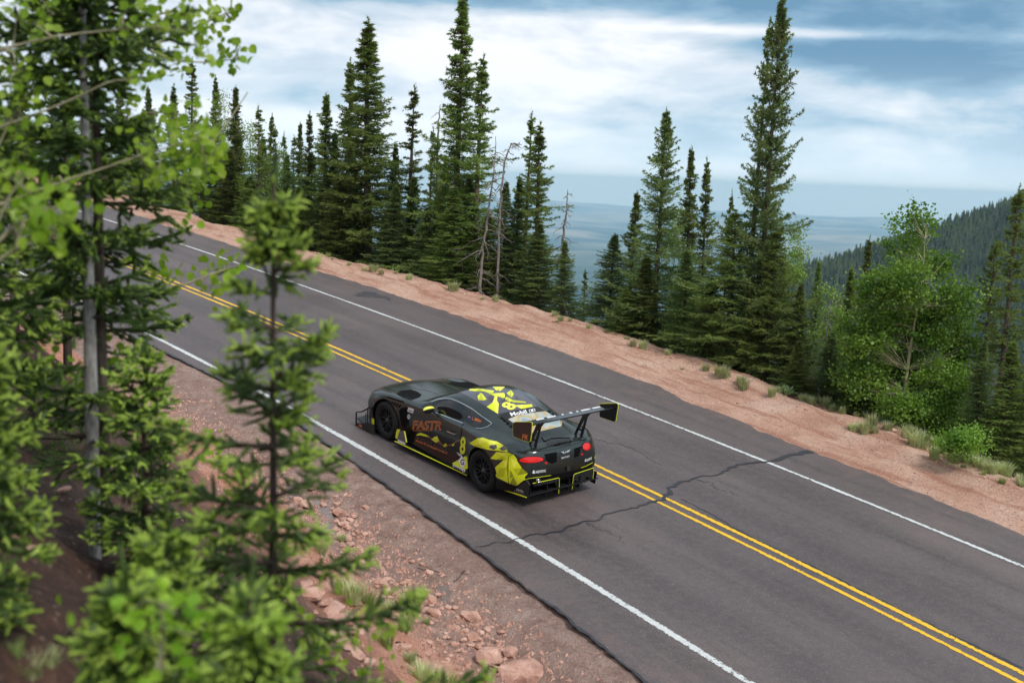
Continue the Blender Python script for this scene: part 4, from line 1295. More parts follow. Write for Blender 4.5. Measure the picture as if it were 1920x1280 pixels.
for i, (bx, by, top, cl, lab) in enumerate([
        ((590, 1230), None, 5.6, [(560, 1160, 14, 26, 5.6, 12), (580, 1190, 20, 20, 5.6, 10), (610, 1215, 12, 10, 5.6, 6)], 'tiny aspen shoot with a few round leaves on the orange bank'),
        ((690, 1280), None, 5.9, [(690, 1180, 18, 12, 5.9, 10), (685, 1250, 25, 12, 5.9, 9)], 'tiny aspen shoot beside the grass tufts of the bank'),
        ((300, 1270), None, 3.6, [(300, 1130, 60, 40, 3.5, 22), (360, 1190, 60, 40, 3.5, 20), (300, 1230, 70, 35, 3.5, 20)], 'leafy aspen sprout crowding the low spruce seedling'),
        ((120, 1180), None, 5.2, [(110, 1135, 35, 18, 5.2, 14), (60, 1160, 25, 14, 5.2, 8)], 'small leafy sprout on bare soil of the bank'),
        ((400, 880), None, 8.4, [(405, 850, 26, 18, 8.4, 16), (390, 830, 18, 22, 8.4, 10), (425, 880, 20, 12, 8.4, 8)], 'sapling with sparse leaves on the slope below the two straight trunks'),
        ((210, 800), None, 8.0, [(200, 700, 50, 30, 8.0, 26), (240, 760, 45, 30, 8.0, 24), (150, 690, 40, 30, 8.0, 20)], 'aspen sucker around the foot of the two straight trunks')]):
    dd = top
    P0 = at_px(bx[0], bx[1], dd)
    b0 = np.array([P0[0], P0[1], ground_at(P0[0], P0[1])])
    tops = [(c[0], c[1]) for c in cl]
    # the stem climbs from the ground to the first leaf mass
    u = b0 / b0[1]
    rs_ = []
    root_px = bx
    leafy('aspen_sapling', b0, [([bx, ((bx[0] + tops[0][0]) / 2 + 6, (bx[1] + tops[0][1]) / 2), tops[0]], dd, 0.009)], cl, lab, 'sapling', 0.042)

# the wood goes on round the photographer: tall spruces on the bank beside and behind the camera keep the near slope in shade
for i, (x, y, h) in enumerate([(-6.4, 8.6, 10.0), (-7.5, 3.0, 11.0), (-8.6, 12.5, 10.0)]):
    o = copy_tree(proto(['full', 'spire', 'full2', 'full', 'spire2'][i]))
    o.name = 'spruce_tree'
    zg = ground_at(x, y) - 0.1
    o.location = (x, y, zg)
    o.scale = (1.15, 1.15, h / 10)
    o.rotation_euler = (0, 0, i * 1.3)
    tag(o, 'tall spruce of the wood beside the viewpoint on the bank', 'tree', 'spruces beside the viewpoint')

# ================================================================= THE RACE CAR
# car frame: x forward, y left, z up; origin on the road under the rear axle
_a = road_xyz(CAR_S, CAR_O)
_b = road_xyz(CAR_S + 2.85, CAR_O)
_c = road_xyz(CAR_S + 1.4, CAR_O + 1.0) - road_xyz(CAR_S + 1.4, CAR_O)
cxv = unit(_b - _a)
czv = unit(np.cross(_c, cxv))
cyv = np.cross(czv, cxv)
CM = Matrix([[cxv[i], cyv[i], czv[i], _a[i]] for i in range(3)] + [[0, 0, 0, 1]])
CM.translation += Vector(czv) * 0.008
CMI = CM.inverted()
car = empty('race_car')
car.matrix_world = CM
tag(car, 'matte black race car with lime polygon livery and tall rear wing', 'car')

paint = mat_principled('satin_black_green_paint', (0.020, 0.0255, 0.0235, 1), 0.34, 0.35, 0.5, 0.0)
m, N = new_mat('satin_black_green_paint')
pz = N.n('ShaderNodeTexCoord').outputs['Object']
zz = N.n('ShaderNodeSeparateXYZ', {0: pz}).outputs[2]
pc = N.mix(N.step(zz, 0.35, 0.80), (0.030, 0.024, 0.023, 1), (0.075, 0.088, 0.085, 1))  # sky sheen on hood and roof, dim flanks: put into the paint colour by height
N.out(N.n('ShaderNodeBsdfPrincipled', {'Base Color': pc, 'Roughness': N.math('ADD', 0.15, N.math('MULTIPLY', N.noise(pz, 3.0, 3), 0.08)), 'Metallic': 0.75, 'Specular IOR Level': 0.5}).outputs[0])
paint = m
black = mat_principled('black_carbon', (0.010, 0.010, 0.011, 1), 0.5)
void = mat_principled('dark_opening', (0.004, 0.004, 0.004, 1), 0.8, spec=0.1)
glass = mat_principled('dark_car_glass', (0.006, 0.007, 0.008, 1), 0.06, spec=0.6)
lime = mat_principled('lime_vinyl', srgb(222, 230, 34), 0.38)
limeA = mat_principled('lime_vinyl_light', srgb(240, 242, 84), 0.38)
limeB = mat_principled('lime_vinyl_deep', srgb(190, 196, 18), 0.38)
limeC = mat_principled('lime_vinyl_olive', srgb(150, 152, 18), 0.38)
grey = mat_principled('grey_vinyl', srgb(92, 90, 98), 0.35)
roofg = mat_principled('roof_grey_vinyl', srgb(84, 84, 94), 0.25)
brown = mat_principled('brown_grey_vinyl', srgb(70, 62, 64), 0.38)
copper = mat_principled('copper_vinyl', srgb(214, 124, 70), 0.35)
white = mat_principled('white_vinyl', srgb(232, 232, 232), 0.4)
chrome = mat_principled('chrome', (0.6, 0.62, 0.64, 1), 0.18, 1.0)
red = mat_principled('red_lamp_glass', (0.75, 0.012, 0.010, 1), 0.12, spec=0.6, emit=0.08)
rubber = mat_principled('tyre_rubber', (0.013, 0.013, 0.013, 1), 0.75, spec=0.25)
rimm = mat_principled('black_wheel', (0.016, 0.018, 0.020, 1), 0.32, 0.5)

# ---- body: sections of 11 rows from sill to the roof centre
ST = [
    # x, [(y,z) rows 1..10], row 0 is the underside
    (3.80, [(.40, .16), (.46, .24), (.50, .36), (.50, .47), (.46, .57), (.41, .605), (.34, .625), (.25, .64), (.13, .65), (0, .652)]),
    (3.74, [(.62, .13), (.68, .22), (.71, .36), (.70, .49), (.63, .615), (.56, .65), (.47, .67), (.34, .685), (.17, .70), (0, .705)]),
    (3.60, [(.78, .12), (.84, .20), (.86, .36), (.86, .52), (.78, .67), (.69, .70), (.57, .715), (.41, .73), (.20, .75), (0, .758)]),
    (3.35, [(.90, .12), (.94, .19), (.965, .36), (.965, .57), (.89, .745), (.79, .775), (.66, .765), (.47, .785), (.23, .81), (0, .815)]),
    (2.95, [(.92, .11), (.96, .18), (1.0, .38), (1.005, .62), (.935, .825), (.82, .845), (.68, .825), (.50, .84), (.25, .865), (0, .87)]),
    (2.60, [(.90, .11), (.94, .18), (.965, .38), (.965, .62), (.925, .835), (.82, .865), (.70, .86), (.52, .87), (.26, .895), (0, .90)]),
    (2.25, [(.88, .11), (.93, .17), (.885, .36), (.885, .60), (.895, .835), (.80, .885), (.71, .895), (.55, .905), (.28, .925), (0, .93)]),
    (2.00, [(.88, .11), (.93, .17), (.87, .36), (.88, .60), (.89, .845), (.81, .90), (.735, .925), (.60, .945), (.30, .968), (0, .975)]),
    (1.70, [(.88, .11), (.93, .17), (.86, .36), (.88, .60), (.89, .855), (.825, .905), (.755, 1.00), (.655, 1.075), (.35, 1.125), (0, 1.14)]),
    (1.35, [(.88, .11), (.93, .17), (.86, .36), (.88, .60), (.89, .86), (.83, .91), (.745, 1.08), (.63, 1.205), (.34, 1.27), (0, 1.29)]),
    (0.95, [(.88, .11), (.93, .17), (.86, .36), (.885, .60), (.895, .865), (.83, .92), (.735, 1.11), (.605, 1.25), (.33, 1.325), (0, 1.345)]),
    (0.60, [(.88, .11), (.94, .17), (.89, .36), (.91, .60), (.915, .875), (.83, .935), (.715, 1.10), (.58, 1.24), (.32, 1.325), (0, 1.345)]),
    (0.30, [(.90, .11), (.96, .18), (.965, .36), (.975, .61), (.955, .89), (.83, .955), (.695, 1.08), (.555, 1.20), (.31, 1.29), (0, 1.312)]),
    (0.00, [(.92, .12), (.97, .19), (1.0, .38), (1.015, .62), (.97, .90), (.83, .965), (.68, 1.045), (.535, 1.135), (.30, 1.222), (0, 1.245)]),
    (-.30, [(.92, .14), (.97, .20), (1.0, .38), (1.01, .61), (.965, .89), (.81, .958), (.66, .998), (.52, 1.055), (.28, 1.13), (0, 1.15)]),
    (-.50, [(.89, .18), (.93, .24), (.96, .40), (.96, .60), (.92, .868), (.78, .943), (.645, .962), (.50, .99), (.27, 1.04), (0, 1.058)]),
    (-.66, [(.81, .22), (.85, .28), (.885, .42), (.885, .59), (.835, .835), (.715, .912), (.61, .935), (.48, .948), (.26, .968), (0, .975)]),
    (-.78, [(.745, .26), (.785, .31), (.81, .43), (.805, .58), (.755, .79), (.66, .885), (.575, .915), (.46, .928), (.25, .940), (0, .944)]),
    (-.86, [(.66, .30), (.70, .34), (.725, .44), (.715, .57), (.66, .735), (.585, .825), (.525, .862), (.43, .878), (.24, .892), (0, .896)]),
    (-.90, [(.56, .34), (.60, .37), (.615, .45), (.60, .56), (.55, .69), (.50, .75), (.45, .77), (.37, .78), (.2, .785), (0, .785)]),
]
sx_ = np.array([s[0] for s in ST])[::-1]
rows = np.array([s[1] for s in ST])[::-1]                 # (stations, 10, 2) from tail to nose
# tighten the fender crest and the cant rail: extra rows hugging them
r4, r3, r5 = rows[:, 4:5], rows[:, 3:4], rows[:, 5:6]
rows = np.concatenate([rows[:, :4], r4 + (r3 - r4) * 0.22, r4 + (r5 - r4) * 0.22, rows[:, 5:]], 1)
NROW = rows.shape[1]


def hermite(xk, yk, x):
    """monotone-ish cubic through the keys (finite difference tangents)"""
    yk = np.asarray(yk, float)
    d = np.gradient(yk, xk, axis=0)
    i = np.clip(np.searchsorted(xk, x) - 1, 0, len(xk) - 2)
    h = (xk[i + 1] - xk[i])
    t = (x - xk[i]) / h
    sh = (len(x),) + (1,) * (yk.ndim - 1)
    t, h = t.reshape(sh), h.reshape(sh)
    return ((2 * t ** 3 - 3 * t ** 2 + 1) * yk[i] + (t ** 3 - 2 * t ** 2 + t) * h * d[i] + (-2 * t ** 3 + 3 * t ** 2) * yk[i + 1] + (t ** 3 - t ** 2) * h * d[i + 1])


xs = np.unique(np.concatenate([np.linspace(-.90, -.62, 16), np.linspace(-.62, 3.5, 120), np.linspace(3.5, 3.80, 16)]))
rk = hermite(sx_, rows, xs)                                # (nx,10,2)
vk = np.arange(float(NROW))
vq = np.arange(0, NROW - 1 + 0.001, 0.2)
sec = np.stack([hermite(vk, rk[i], vq) for i in range(len(xs))])   # (nx, nv, 2)
sec[:, -1, 0] = 0
nx, nv = sec.shape[:2]
left = np.concatenate([np.repeat(xs[:, None, None], nv, 1), sec], 2)        # (nx,nv,3) sill -> roof centre
right = left[:, ::-1].copy()
right[..., 1] *= -1
loop = np.concatenate([left, right[:, 1:]], 1)             # full hoop without the floor
nl = loop.shape[1]
V = loop.reshape(-1, 3)
F = [tuple(f) for f in grid_faces(nx, nl).tolist()]
for i in range(nx - 1):                                    # floor
    F.append((i * nl, i * nl + nl - 1, (i + 1) * nl + nl - 1, (i + 1) * nl))
F.append(tuple(range(nl)))
F.append(tuple((nx - 1) * nl + k for k in range(nl))[::-1])
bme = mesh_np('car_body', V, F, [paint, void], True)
bm = bmesh.new()
bm.from_mesh(bme)
bmesh.ops.recalc_face_normals(bm, faces=bm.faces)
bm.to_mesh(bme)
bm.free()


def cyl_mesh(name, x, z, r, y0, y1, n=56, mi=1):
    a = np.arange(n) * 2 * math.pi / n
    V = [(x + r * math.cos(t), y0, z + r * math.sin(t)) for t in a] + [(x + r * math.cos(t), y1, z + r * math.sin(t)) for t in a]
    F = [(i, (i + 1) % n, n + (i + 1) % n, n + i) for i in range(n)] + [tuple(range(n))[::-1], tuple(range(n, 2 * n))]
    me = mesh_np(name, V, F, [paint, void], False, [mi] * (n + 2))
    b = bmesh.new()
    b.from_mesh(me)
    bmesh.ops.recalc_face_normals(b, faces=b.faces)
    b.to_mesh(me)
    b.free()
    return me


def eval_mesh(o):
    dg = bpy.context.evaluated_depsgraph_get()
    dg.update()
    return bpy.data.meshes.new_from_object(o.evaluated_get(dg))


tmp = bpy.data.objects.new('car_body_tmp', bme)
COL.objects.link(tmp)
cut = []
for cx_ in (0.0, 2.85):
    for sd in (-1, 1):
        y0, y1 = (0.58, 1.3) if sd > 0 else (-1.3, -0.58)
        co = bpy.data.objects.new('cutter', cyl_mesh('cutter', cx_, 0.36, 0.395, y0, y1))
        COL.objects.link(co)
        md = tmp.modifiers.new('arch', 'BOOLEAN')
        md.operation = 'DIFFERENCE'
        md.solver = 'EXACT'
        md.object = co
        cut.append(co)
bm2 = eval_mesh(tmp)
bm2.name = 'car_body_shell'
for o in cut + [tmp]:
    bpy.data.objects.remove(o)
bm2.set_sharp_from_angle(angle=R(38))
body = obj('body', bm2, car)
BVH = BVHTree.FromPolygons([v.co[:] for v in bm2.vertices], [tuple(p.vertices) for p in bm2.polygons])
CAMC = CMI @ Vector((0, 0, 0))


def cray(px, py):
    d = CMI.to_3x3() @ Vector(ray(px, py))
    return d.normalized()


def hit_px(px, py, bvh=None):
    h = (bvh or BVH).ray_cast(CAMC, cray(px, py))
    return h


def refine2d(poly, maxlen):
    """triangulate a 2D polygon and split long edges"""
    b = bmesh.new()
    vs = [b.verts.new((p[0], p[1], 0)) for p in poly]
    b.faces.new(vs)
    bmesh.ops.triangulate(b, faces=b.faces)
    for it in range(7):
        long_ = [e for e in b.edges if e.calc_length() > maxlen]
        if not long_:
            break
        bmesh.ops.subdivide_edges(b, edges=long_, cuts=1)
        bmesh.ops.triangulate(b, faces=[f for f in b.faces if len(f.verts) > 3])
    b.verts.index_update()
    V = [v.co.copy() for v in b.verts]
    F = [tuple(v.index for v in f.verts) for f in b.faces]
    b.free()
    return V, F


def drop_misses(P, F):
    ok = [p is not None for p in P]
    ix = {}
    V = []
    for i, p in enumerate(P):
        if p is not None:
            ix[i] = len(V)
            V.append(p)
    return V, [tuple(ix[i] for i in f) for f in F if all(ok[i] for i in f)]


def decal(name, polys, mat, parent=None, off=0.004, mirror=False, maxlen=5.0, smooth=True, space='px', far=None):
    """print laid on the body: polygon outlines given as photo pixels (or side view metres x,z), dropped on the shell along the line of sight"""
    Vall, Fall = [], []
    if polys and np.isscalar(polys[0][0]):
        polys = [polys]
    for poly in polys:
        V, F = refine2d(poly, maxlen if space == 'px' else maxlen * 0.012)
        P = []
        for v in V:
            if space == 'px':
                h = hit_px(v.x, v.y)
            elif space == 'side':
                h = BVH.ray_cast(Vector((v.x, 2.0, v.y)), Vector((0, -1, 0)))
            elif space == 'top':
                h = BVH.ray_cast(Vector((v.x, v.y, 3.0)), Vector((0, 0, -1)))
            elif space == 'rear':
                h = BVH.ray_cast(Vector((-3.0, v.x, v.y)), Vector((1, 0, 0)))
            else:
                h = BVH.ray_cast(Vector((6.0, v.x, v.y)), Vector((-1, 0, 0)))
            P.append(None if h[0] is None else h[0] + h[1] * off)
        V, F = drop_misses(P, F)
        n = len(Vall)
        Vall += V
        Fall += [tuple(i + n for i in f) for f in F]
    if not Vall:
        print('EMPTY DECAL', name)
        return None
    if mirror:
        n = len(Vall)
        Vall += [Vector((v.x, -v.y, v.z)) for v in Vall]
        Fall += [tuple(i + n for i in f[::-1]) for f in Fall]
    me = mesh_np(name, [v[:] for v in Vall], Fall, mat, smooth)
    return obj(name, me, parent or car)


def line_poly(pts, w):
    """thin polygon following a pixel path"""
    P = np.array(pts, float)
    T = unit(np.gradient(P, axis=0))
    Nn = np.stack([-T[:, 1], T[:, 0]], 1) * w / 2
    return [((P[i] + Nn[i]).tolist(), (P[i + 1] + Nn[i + 1]).tolist(), (P[i + 1] - Nn[i + 1]).tolist(), (P[i] - Nn[i]).tolist()) for i in range(len(P) - 1)]


def text_mesh(txt, size=1.0, outline=0.0, shear=0.0, space=1.0, bold=0.0):
    cu = bpy.data.curves.new('t', 'FONT')
    cu.body = txt
    cu.size = size
    cu.shear = shear
    cu.space_character = space
    cu.align_x = 'CENTER'
    cu.align_y = 'CENTER'
    cu.resolution_u = 3
    cu.offset = bold
    if outline:
        cu.fill_mode = 'NONE'
        cu.bevel_depth = outline
        cu.bevel_resolution = 0
    o = bpy.data.objects.new('t', cu)
    COL.objects.link(o)
    me = eval_mesh(o)
    bpy.data.objects.remove(o)
    b = bmesh.new()
    b.from_mesh(me)
    bmesh.ops.triangulate(b, faces=b.faces)
    for it in range(3):
        lg = [e for e in b.edges if e.calc_length() > size * 0.35]
        if lg:
            bmesh.ops.subdivide_edges(b, edges=lg, cuts=1)
            bmesh.ops.triangulate(b, faces=[f for f in b.faces if len(f.verts) > 3])
    b.verts.index_update()
    V = np.array([v.co[:] for v in b.verts])
    F = [tuple(v.index for v in f.verts) for f in b.faces]
    b.free()
    return V, F


def lettering(txt, quad, mat, off=0.006, outline=0.0, shear=0.0, parent=None, space=1.0, bold=0.0, bvh=None, label=None):
    """text stretched into a photo-pixel parallelogram (bottom-left, bottom-right, top-left) and dropped on the body"""
    V, F = text_mesh(txt, 1.0, outline, shear, space, bold)
    mn, mx = V.min(0), V.max(0)
    U = (V - mn) / np.maximum(mx - mn, 1e-6)
    bl, br, tl = [np.array(p, float) for p in quad]
    P = []
    for (a, b_, c_) in U:
        p = bl + (br - bl) * a + (tl - bl) * b_
        h = hit_px(p[0], p[1], bvh)
        P.append(None if h[0] is None else h[0] + h[1] * (off + (0.003 * c_ if outline else 0)))
    V2, F2 = drop_misses(P, F)
    if not V2:
        print('EMPTY TEXT', txt)
        return None
    me = mesh_np('lettering', [v[:] for v in V2], F2, mat)
    o = obj('lettering', me, parent or car)
    if label:
        o['label'] = label
    return o


def plate(name, pts, thick, mat, parent=None, axis='y', smooth=False):
    """flat plate from an outline; axis y: outline (x,z); axis z: (x,y); axis x: (y,z)"""
    n = len(pts)
    V = []
    for s in (-0.5, 0.5):
        for a, b_, c_ in [(p + (0,))[:3] if len(p) == 2 else p for p in pts]:
            t = s * thick
            V.append((a, c_ + t, b_) if axis == 'y' else (a, b_, c_ + t) if axis == 'z' else (c_ + t, a, b_))
    F = [tuple(range(n))[::-1], tuple(range(n, 2 * n))] + [(i, (i + 1) % n, n + (i + 1) % n, n + i) for i in range(n)]
    me = mesh_np(name, V, F, mat)
    b = bmesh.new()
    b.from_mesh(me)
    bmesh.ops.recalc_face_normals(b, faces=b.faces)
    b.to_mesh(me)
    b.free()
    return obj(name, me, parent or car)


def bar(name, pts, r, mat, parent=None, sides=6):
    V, F = tube(np.array(pts, float), r, sides)
    F = F.tolist()
    n = len(V)
    F += [list(range(sides)), list(range(n - sides, n))[::-1]]
    return obj(name, mesh_np(name, V, F, mat, False), parent or car)


# ---- wheels
def lathe(profile, n=48):
    """profile of (y, radius) about the y axis"""
    a = np.arange(n) * 2 * math.pi / n
    P = np.array(profile)
    V = np.stack([np.stack([r * np.cos(a), np.full(n, y), r * np.sin(a)], 1) for y, r in P]).reshape(-1, 3)
    m_ = len(P)
    F = []
    for i in range(m_ - 1):
        for j in range(n):
            F.append((i * n + j, i * n + (j + 1) % n, (i + 1) * n + (j + 1) % n, (i + 1) * n + j))
    return V, F


WR = 0.355
TV_, TF_ = lathe([(-.15, .235), (-.158, .30), (-.145, .338), (-.10, WR), (.10, WR), (.145, .338), (.158, .30), (.150, .235), (.135, .232)])
tyre_me = mesh_np('tyre', TV_, TF_, rubber, True)
RV, RF = lathe([(-.14, .234), (.10, .215), (.135, .228), (.143, .238), (.147, .232), (.138, .222), (.06, .20), (-.10, .19)])
rim_me = mesh_np('rim', RV, RF, rimm, True)
hub_v, hub_f = lathe([(.03, .055), (.105, .05), (.112, .04), (.112, .022), (.135, .02), (.135, .001)], 20)
hub_me = mesh_np('hub', hub_v, hub_f, mat_principled('hub_metal', (.08, .085, .09, 1), 0.3, 0.8), True)
disc_v, disc_f = lathe([(-.02, .185), (-.02, .06), (-.05, .06)], 32)
disc_me = mesh_np('brake_disc', disc_v, disc_f, void)


def spoke_mesh():
    V, F = [], []
    for sg in (-1, 1):
        pts = [(0.045, 0.0, 0.105), (0.10, 0.012 * sg, 0.108), (0.16, 0.034 * sg, 0.115), (0.222, 0.060 * sg, 0.128)]
        for (r, t, y), w, in zip(pts, (0.030, 0.022, 0.017, 0.017)):
            V += [(r, y, t - w / 2), (r, y, t + w / 2), (r, y - 0.03, t + w * 0.7), (r, y - 0.03, t - w * 0.7)]
        b0 = 0 if sg < 0 else 16
        for k in range(3):
            for j in range(4):
                a, c = b0 + 4 * k + j, b0 + 4 * k + (j + 1) % 4
                F.append((a, c, c + 4, a + 4))
    return mesh_np('spoke', V, F, rimm)


spk = spoke_mesh()
for cx_ in (0.0, 2.85):
    for sd in (1, -1):
        w = empty('wheel')
        w.parent = car
        w.location = (cx_, 0.825 * sd, WR)
        w.rotation_euler = (0, R(trng.uniform(0, 70)), 0 if sd > 0 else math.pi)
        obj('tyre', tyre_me, w)
        obj('rim', rim_me, w)
        obj('hub', hub_me, w)
        obj('brake_disc', disc_me, w)
        for k in range(7):
            o = obj('spoke', spk, w)
            o.rotation_euler = (0, k * 2 * math.pi / 7, 0)

# ---- px helpers: zoomed working frames of the photograph -> photo pixels
def fr(x0, y0, k):
    return lambda *pts: [(x0 + k * p[0], y0 + k * p[1]) for p in pts]


FA, FB, FC, FZ = fr(640, 700, 280 / 1378), fr(880, 700, 300 / 1477), fr(700, 700, 260 / 1920), fr(638, 675, 562 / 1920)


def on_plane(px, py, axis, val):
    """point of the car-space plane axis = val seen at a photo pixel"""
    d = cray(px, py)
    t = (val - CAMC[axis]) / d[axis]
    return CAMC + d * t


def mirror_obj(o, parent=None):
    """the same part on the right-hand side"""
    me = o.data.copy()
    for v in me.vertices:
        v.co.y *= -1
    me.flip_normals()
    return obj(o.name.split('.')[0], me, parent or o.parent)


def plane_poly(name, pix, axis, val, thick, mat, parent=None):
    P = [on_plane(x, y, axis, val) for x, y in pix]
    if axis == 1:
        return plate(name, [(p.x, p.z, val) for p in P], thick, mat, parent, 'y')
    if axis == 0:
        return plate(name, [(p.y, p.z, val) for p in P], thick, mat, parent, 'x')
    return plate(name, [(p.x, p.y, val) for p in P], thick, mat, parent, 'z')


def edge_bar(name, pix, axis, val, r, mat, parent=None, closed=False):
    P = [on_plane(x, y, axis, val) for x, y in pix]
    if closed:
        P.append(P[0])
    return bar(name, [p[:] for p in P], r, mat, parent, 5)


# ---- glazing (laid on the shell, mirrored to the far side)
ws = decal('windscreen', [(2.05, .57), (2.095, .3), (2.105, 0), (2.095, -.3), (2.05, -.57), (1.72, -.575), (1.46, -.505), (1.42, -.25), (1.41, 0), (1.42, .25), (1.46, .505), (1.72, .575)], glass, off=0.005, space='top')
sw = decal('side_window', FC((790, 500), (815, 470), (870, 420), (960, 378), (1050, 366), (1150, 392), (1250, 436), (1345, 492), (1358, 512), (1300, 590), (1238, 662), (1100, 612), (950, 556), (830, 522)), glass, off=0.005)
mirror_obj(sw)
qw = decal('quarter_window', FC((1262, 655), (1320, 580), (1382, 505), (1480, 560), (1560, 630), (1618, 690), (1540, 732), (1440, 748), (1340, 715)), glass, off=0.005)
mirror_obj(qw)
ap = decal('pillar_trim', FC((660, 455), (740, 415), (840, 372), (960, 342), (1050, 340), (1050, 362), (955, 374), (865, 415), (805, 470), (780, 505), (720, 480)), black, off=0.004)
mirror_obj(ap)
for pth, w in ((FC((800, 395), (900, 360), (1000, 346), (1080, 352), (1160, 380), (1260, 430), (1370, 490), (1500, 590), (1600, 660), (1645, 692)), 1.1),
               (FC((1645, 692), (1590, 735), (1500, 762), (1420, 760)), 0.9), (FC((830, 530), (950, 572), (1100, 632), (1245, 688)), 1.3)):
    o = decal('window_trim', line_poly(pth, w), chrome, off=0.009)
    mirror_obj(o)
m, N = new_mat('iridescent_film')
oc = N.n('ShaderNodeTexCoord').outputs['Object']
v = N.n('ShaderNodeVectorMath', {0: oc, 1: (1.2, 2.2, 1.0)}, operation='MULTIPLY').outputs[0]
ic = N.ramp(N.noise(v, 1.7, 1, 0.4), [(0.34, srgb(150, 176, 190)), (0.46, srgb(214, 214, 196)), (0.53, srgb(206, 176, 118)), (0.60, srgb(196, 204, 196)), (0.72, srgb(136, 160, 176))])
N.out(N.n('ShaderNodeBsdfPrincipled', {'Base Color': ic, 'Roughness': 0.16, 'Metallic': 0.45}).outputs[0])
film = m
decal('rear_window', FB((358, 424), (440, 388), (560, 366), (700, 349), (762, 384), (855, 450), (850, 488), (700, 525), (575, 552), (470, 500)), film, off=0.006)
decal('window_banner', FB((262, 400), (330, 366), (470, 334), (610, 312), (640, 312), (700, 345), (560, 364), (440, 386), (356, 422), (300, 425)), black, off=0.005)
decal('window_surround', [FB((262, 402), (300, 425), (356, 424), (470, 500), (575, 552), (570, 575), (480, 540), (380, 470)), FB((700, 345), (762, 384), (855, 450), (880, 480), (850, 488), (862, 455), (775, 385), (715, 340))], black, off=0.004)
for (a, b_) in ((303, 416), (327, 437), (355, 465), (383, 490), (738, 352), (768, 376)):
    decal('pillar_slot', FB(*[(a + 15 * math.cos(t) - 4 * math.sin(t), b_ + 9 * math.sin(t) + 6 * math.cos(t)) for t in np.arange(8) * 0.785]), void, off=0.0065)

# ---- door with shut lines and handle
door = decal('door', FC((500, 470), (640, 480), (790, 512), (950, 575), (1100, 635), (1238, 690), (1222, 760), (1212, 870), (1190, 980), (1150, 1010), (900, 950), (700, 890), (505, 820), (490, 640)), paint, off=0.002)
doorR = mirror_obj(door)
for pth in (FC((1238, 690), (1224, 760), (1213, 870), (1190, 985)), FC((492, 560), (490, 650), (500, 760), (505, 830))):
    mirror_obj(decal('shut_line', line_poly(pth, 0.7), void, door, off=0.0045), doorR)
h0, h1 = hit_px(*FC((1042, 795))[0]), hit_px(*FC((1148, 836))[0])
mid = (h0[0] + h1[0]) / 2 + h0[1] * 0.035
hd_ = bar('door_handle', [h0[0][:], (h0[0] + h0[1] * 0.03)[:], mid[:], (h1[0] + h1[1] * 0.03)[:], h1[0][:]], 0.011, chrome, door)
mirror_obj(hd_, doorR)

# ---- openings
o = decal('hood_vent', FA((508, 190), (545, 160), (640, 149), (700, 168), (740, 195), (722, 218), (640, 247), (578, 226)), void, off=0.004)
mirror_obj(o)
for k in range(6):
    o = decal('fender_louvre', FA((417 + 25 * k, 238 + 9 * k), (430 + 25 * k, 243 + 9 * k), (424 + 23 * k, 268 + 9.5 * k), (408 + 23 * k, 262 + 9.5 * k)), void, off=0.005, maxlen=3)
    mirror_obj(o)
    o = decal('fender_louvre', FA((420 + 25 * k, 210 + 8 * k), (452 + 25 * k, 216 + 8 * k), (462 + 24 * k, 230 + 8 * k), (432 + 24 * k, 226 + 8 * k)), void, off=0.005, maxlen=3)
    mirror_obj(o)
o = decal('fender_vent', FC((358, 510), (395, 474), (470, 462), (474, 560), (482, 655), (455, 745), (405, 745), (378, 650)), void, off=0.004)
mirror_obj(o)
o = decal('hood_line', line_poly(FC((590, 200), (700, 225), (800, 252), (905, 280)), 0.7), chrome if False else grey, off=0.004)
mirror_obj(o)
decal('grille', [(-.30, .30), (-.34, .45), (-.30, .56), (0, .60), (.30, .56), (.34, .45), (.30, .30), (0, .26)], void, off=0.004, space='front')
for sd in (1, -1):
    for cy_, cz_, rr in ((.50, .50, .075), (.66, .50, .055)):
        lamp = decal('headlight', [(sd * cy_ + rr * math.cos(t), cz_ + rr * math.sin(t)) for t in np.arange(14) * 2 * math.pi / 14], mat_principled('lamp_glass', (.55, .57, .6, 1), .1, .3), off=0.006, space='front')

# ---- lime mountains on the flank and haunch
def facets(name, polys, far=True, parent=None, off=0.004):
    for mt in (lime, limeA, limeB, limeC, grey, brown):
        for ps in [p for p, m_ in polys if m_ is mt]:
            o = decal(name, [ps], mt, parent, off=off + {0: 0, 1: .0008, 2: .0012, 3: .0016, 4: .002, 5: .0006}[(lime, limeA, limeB, limeC, grey, brown).index(mt)])
            if far and o is not None:
                mirror_obj(o)


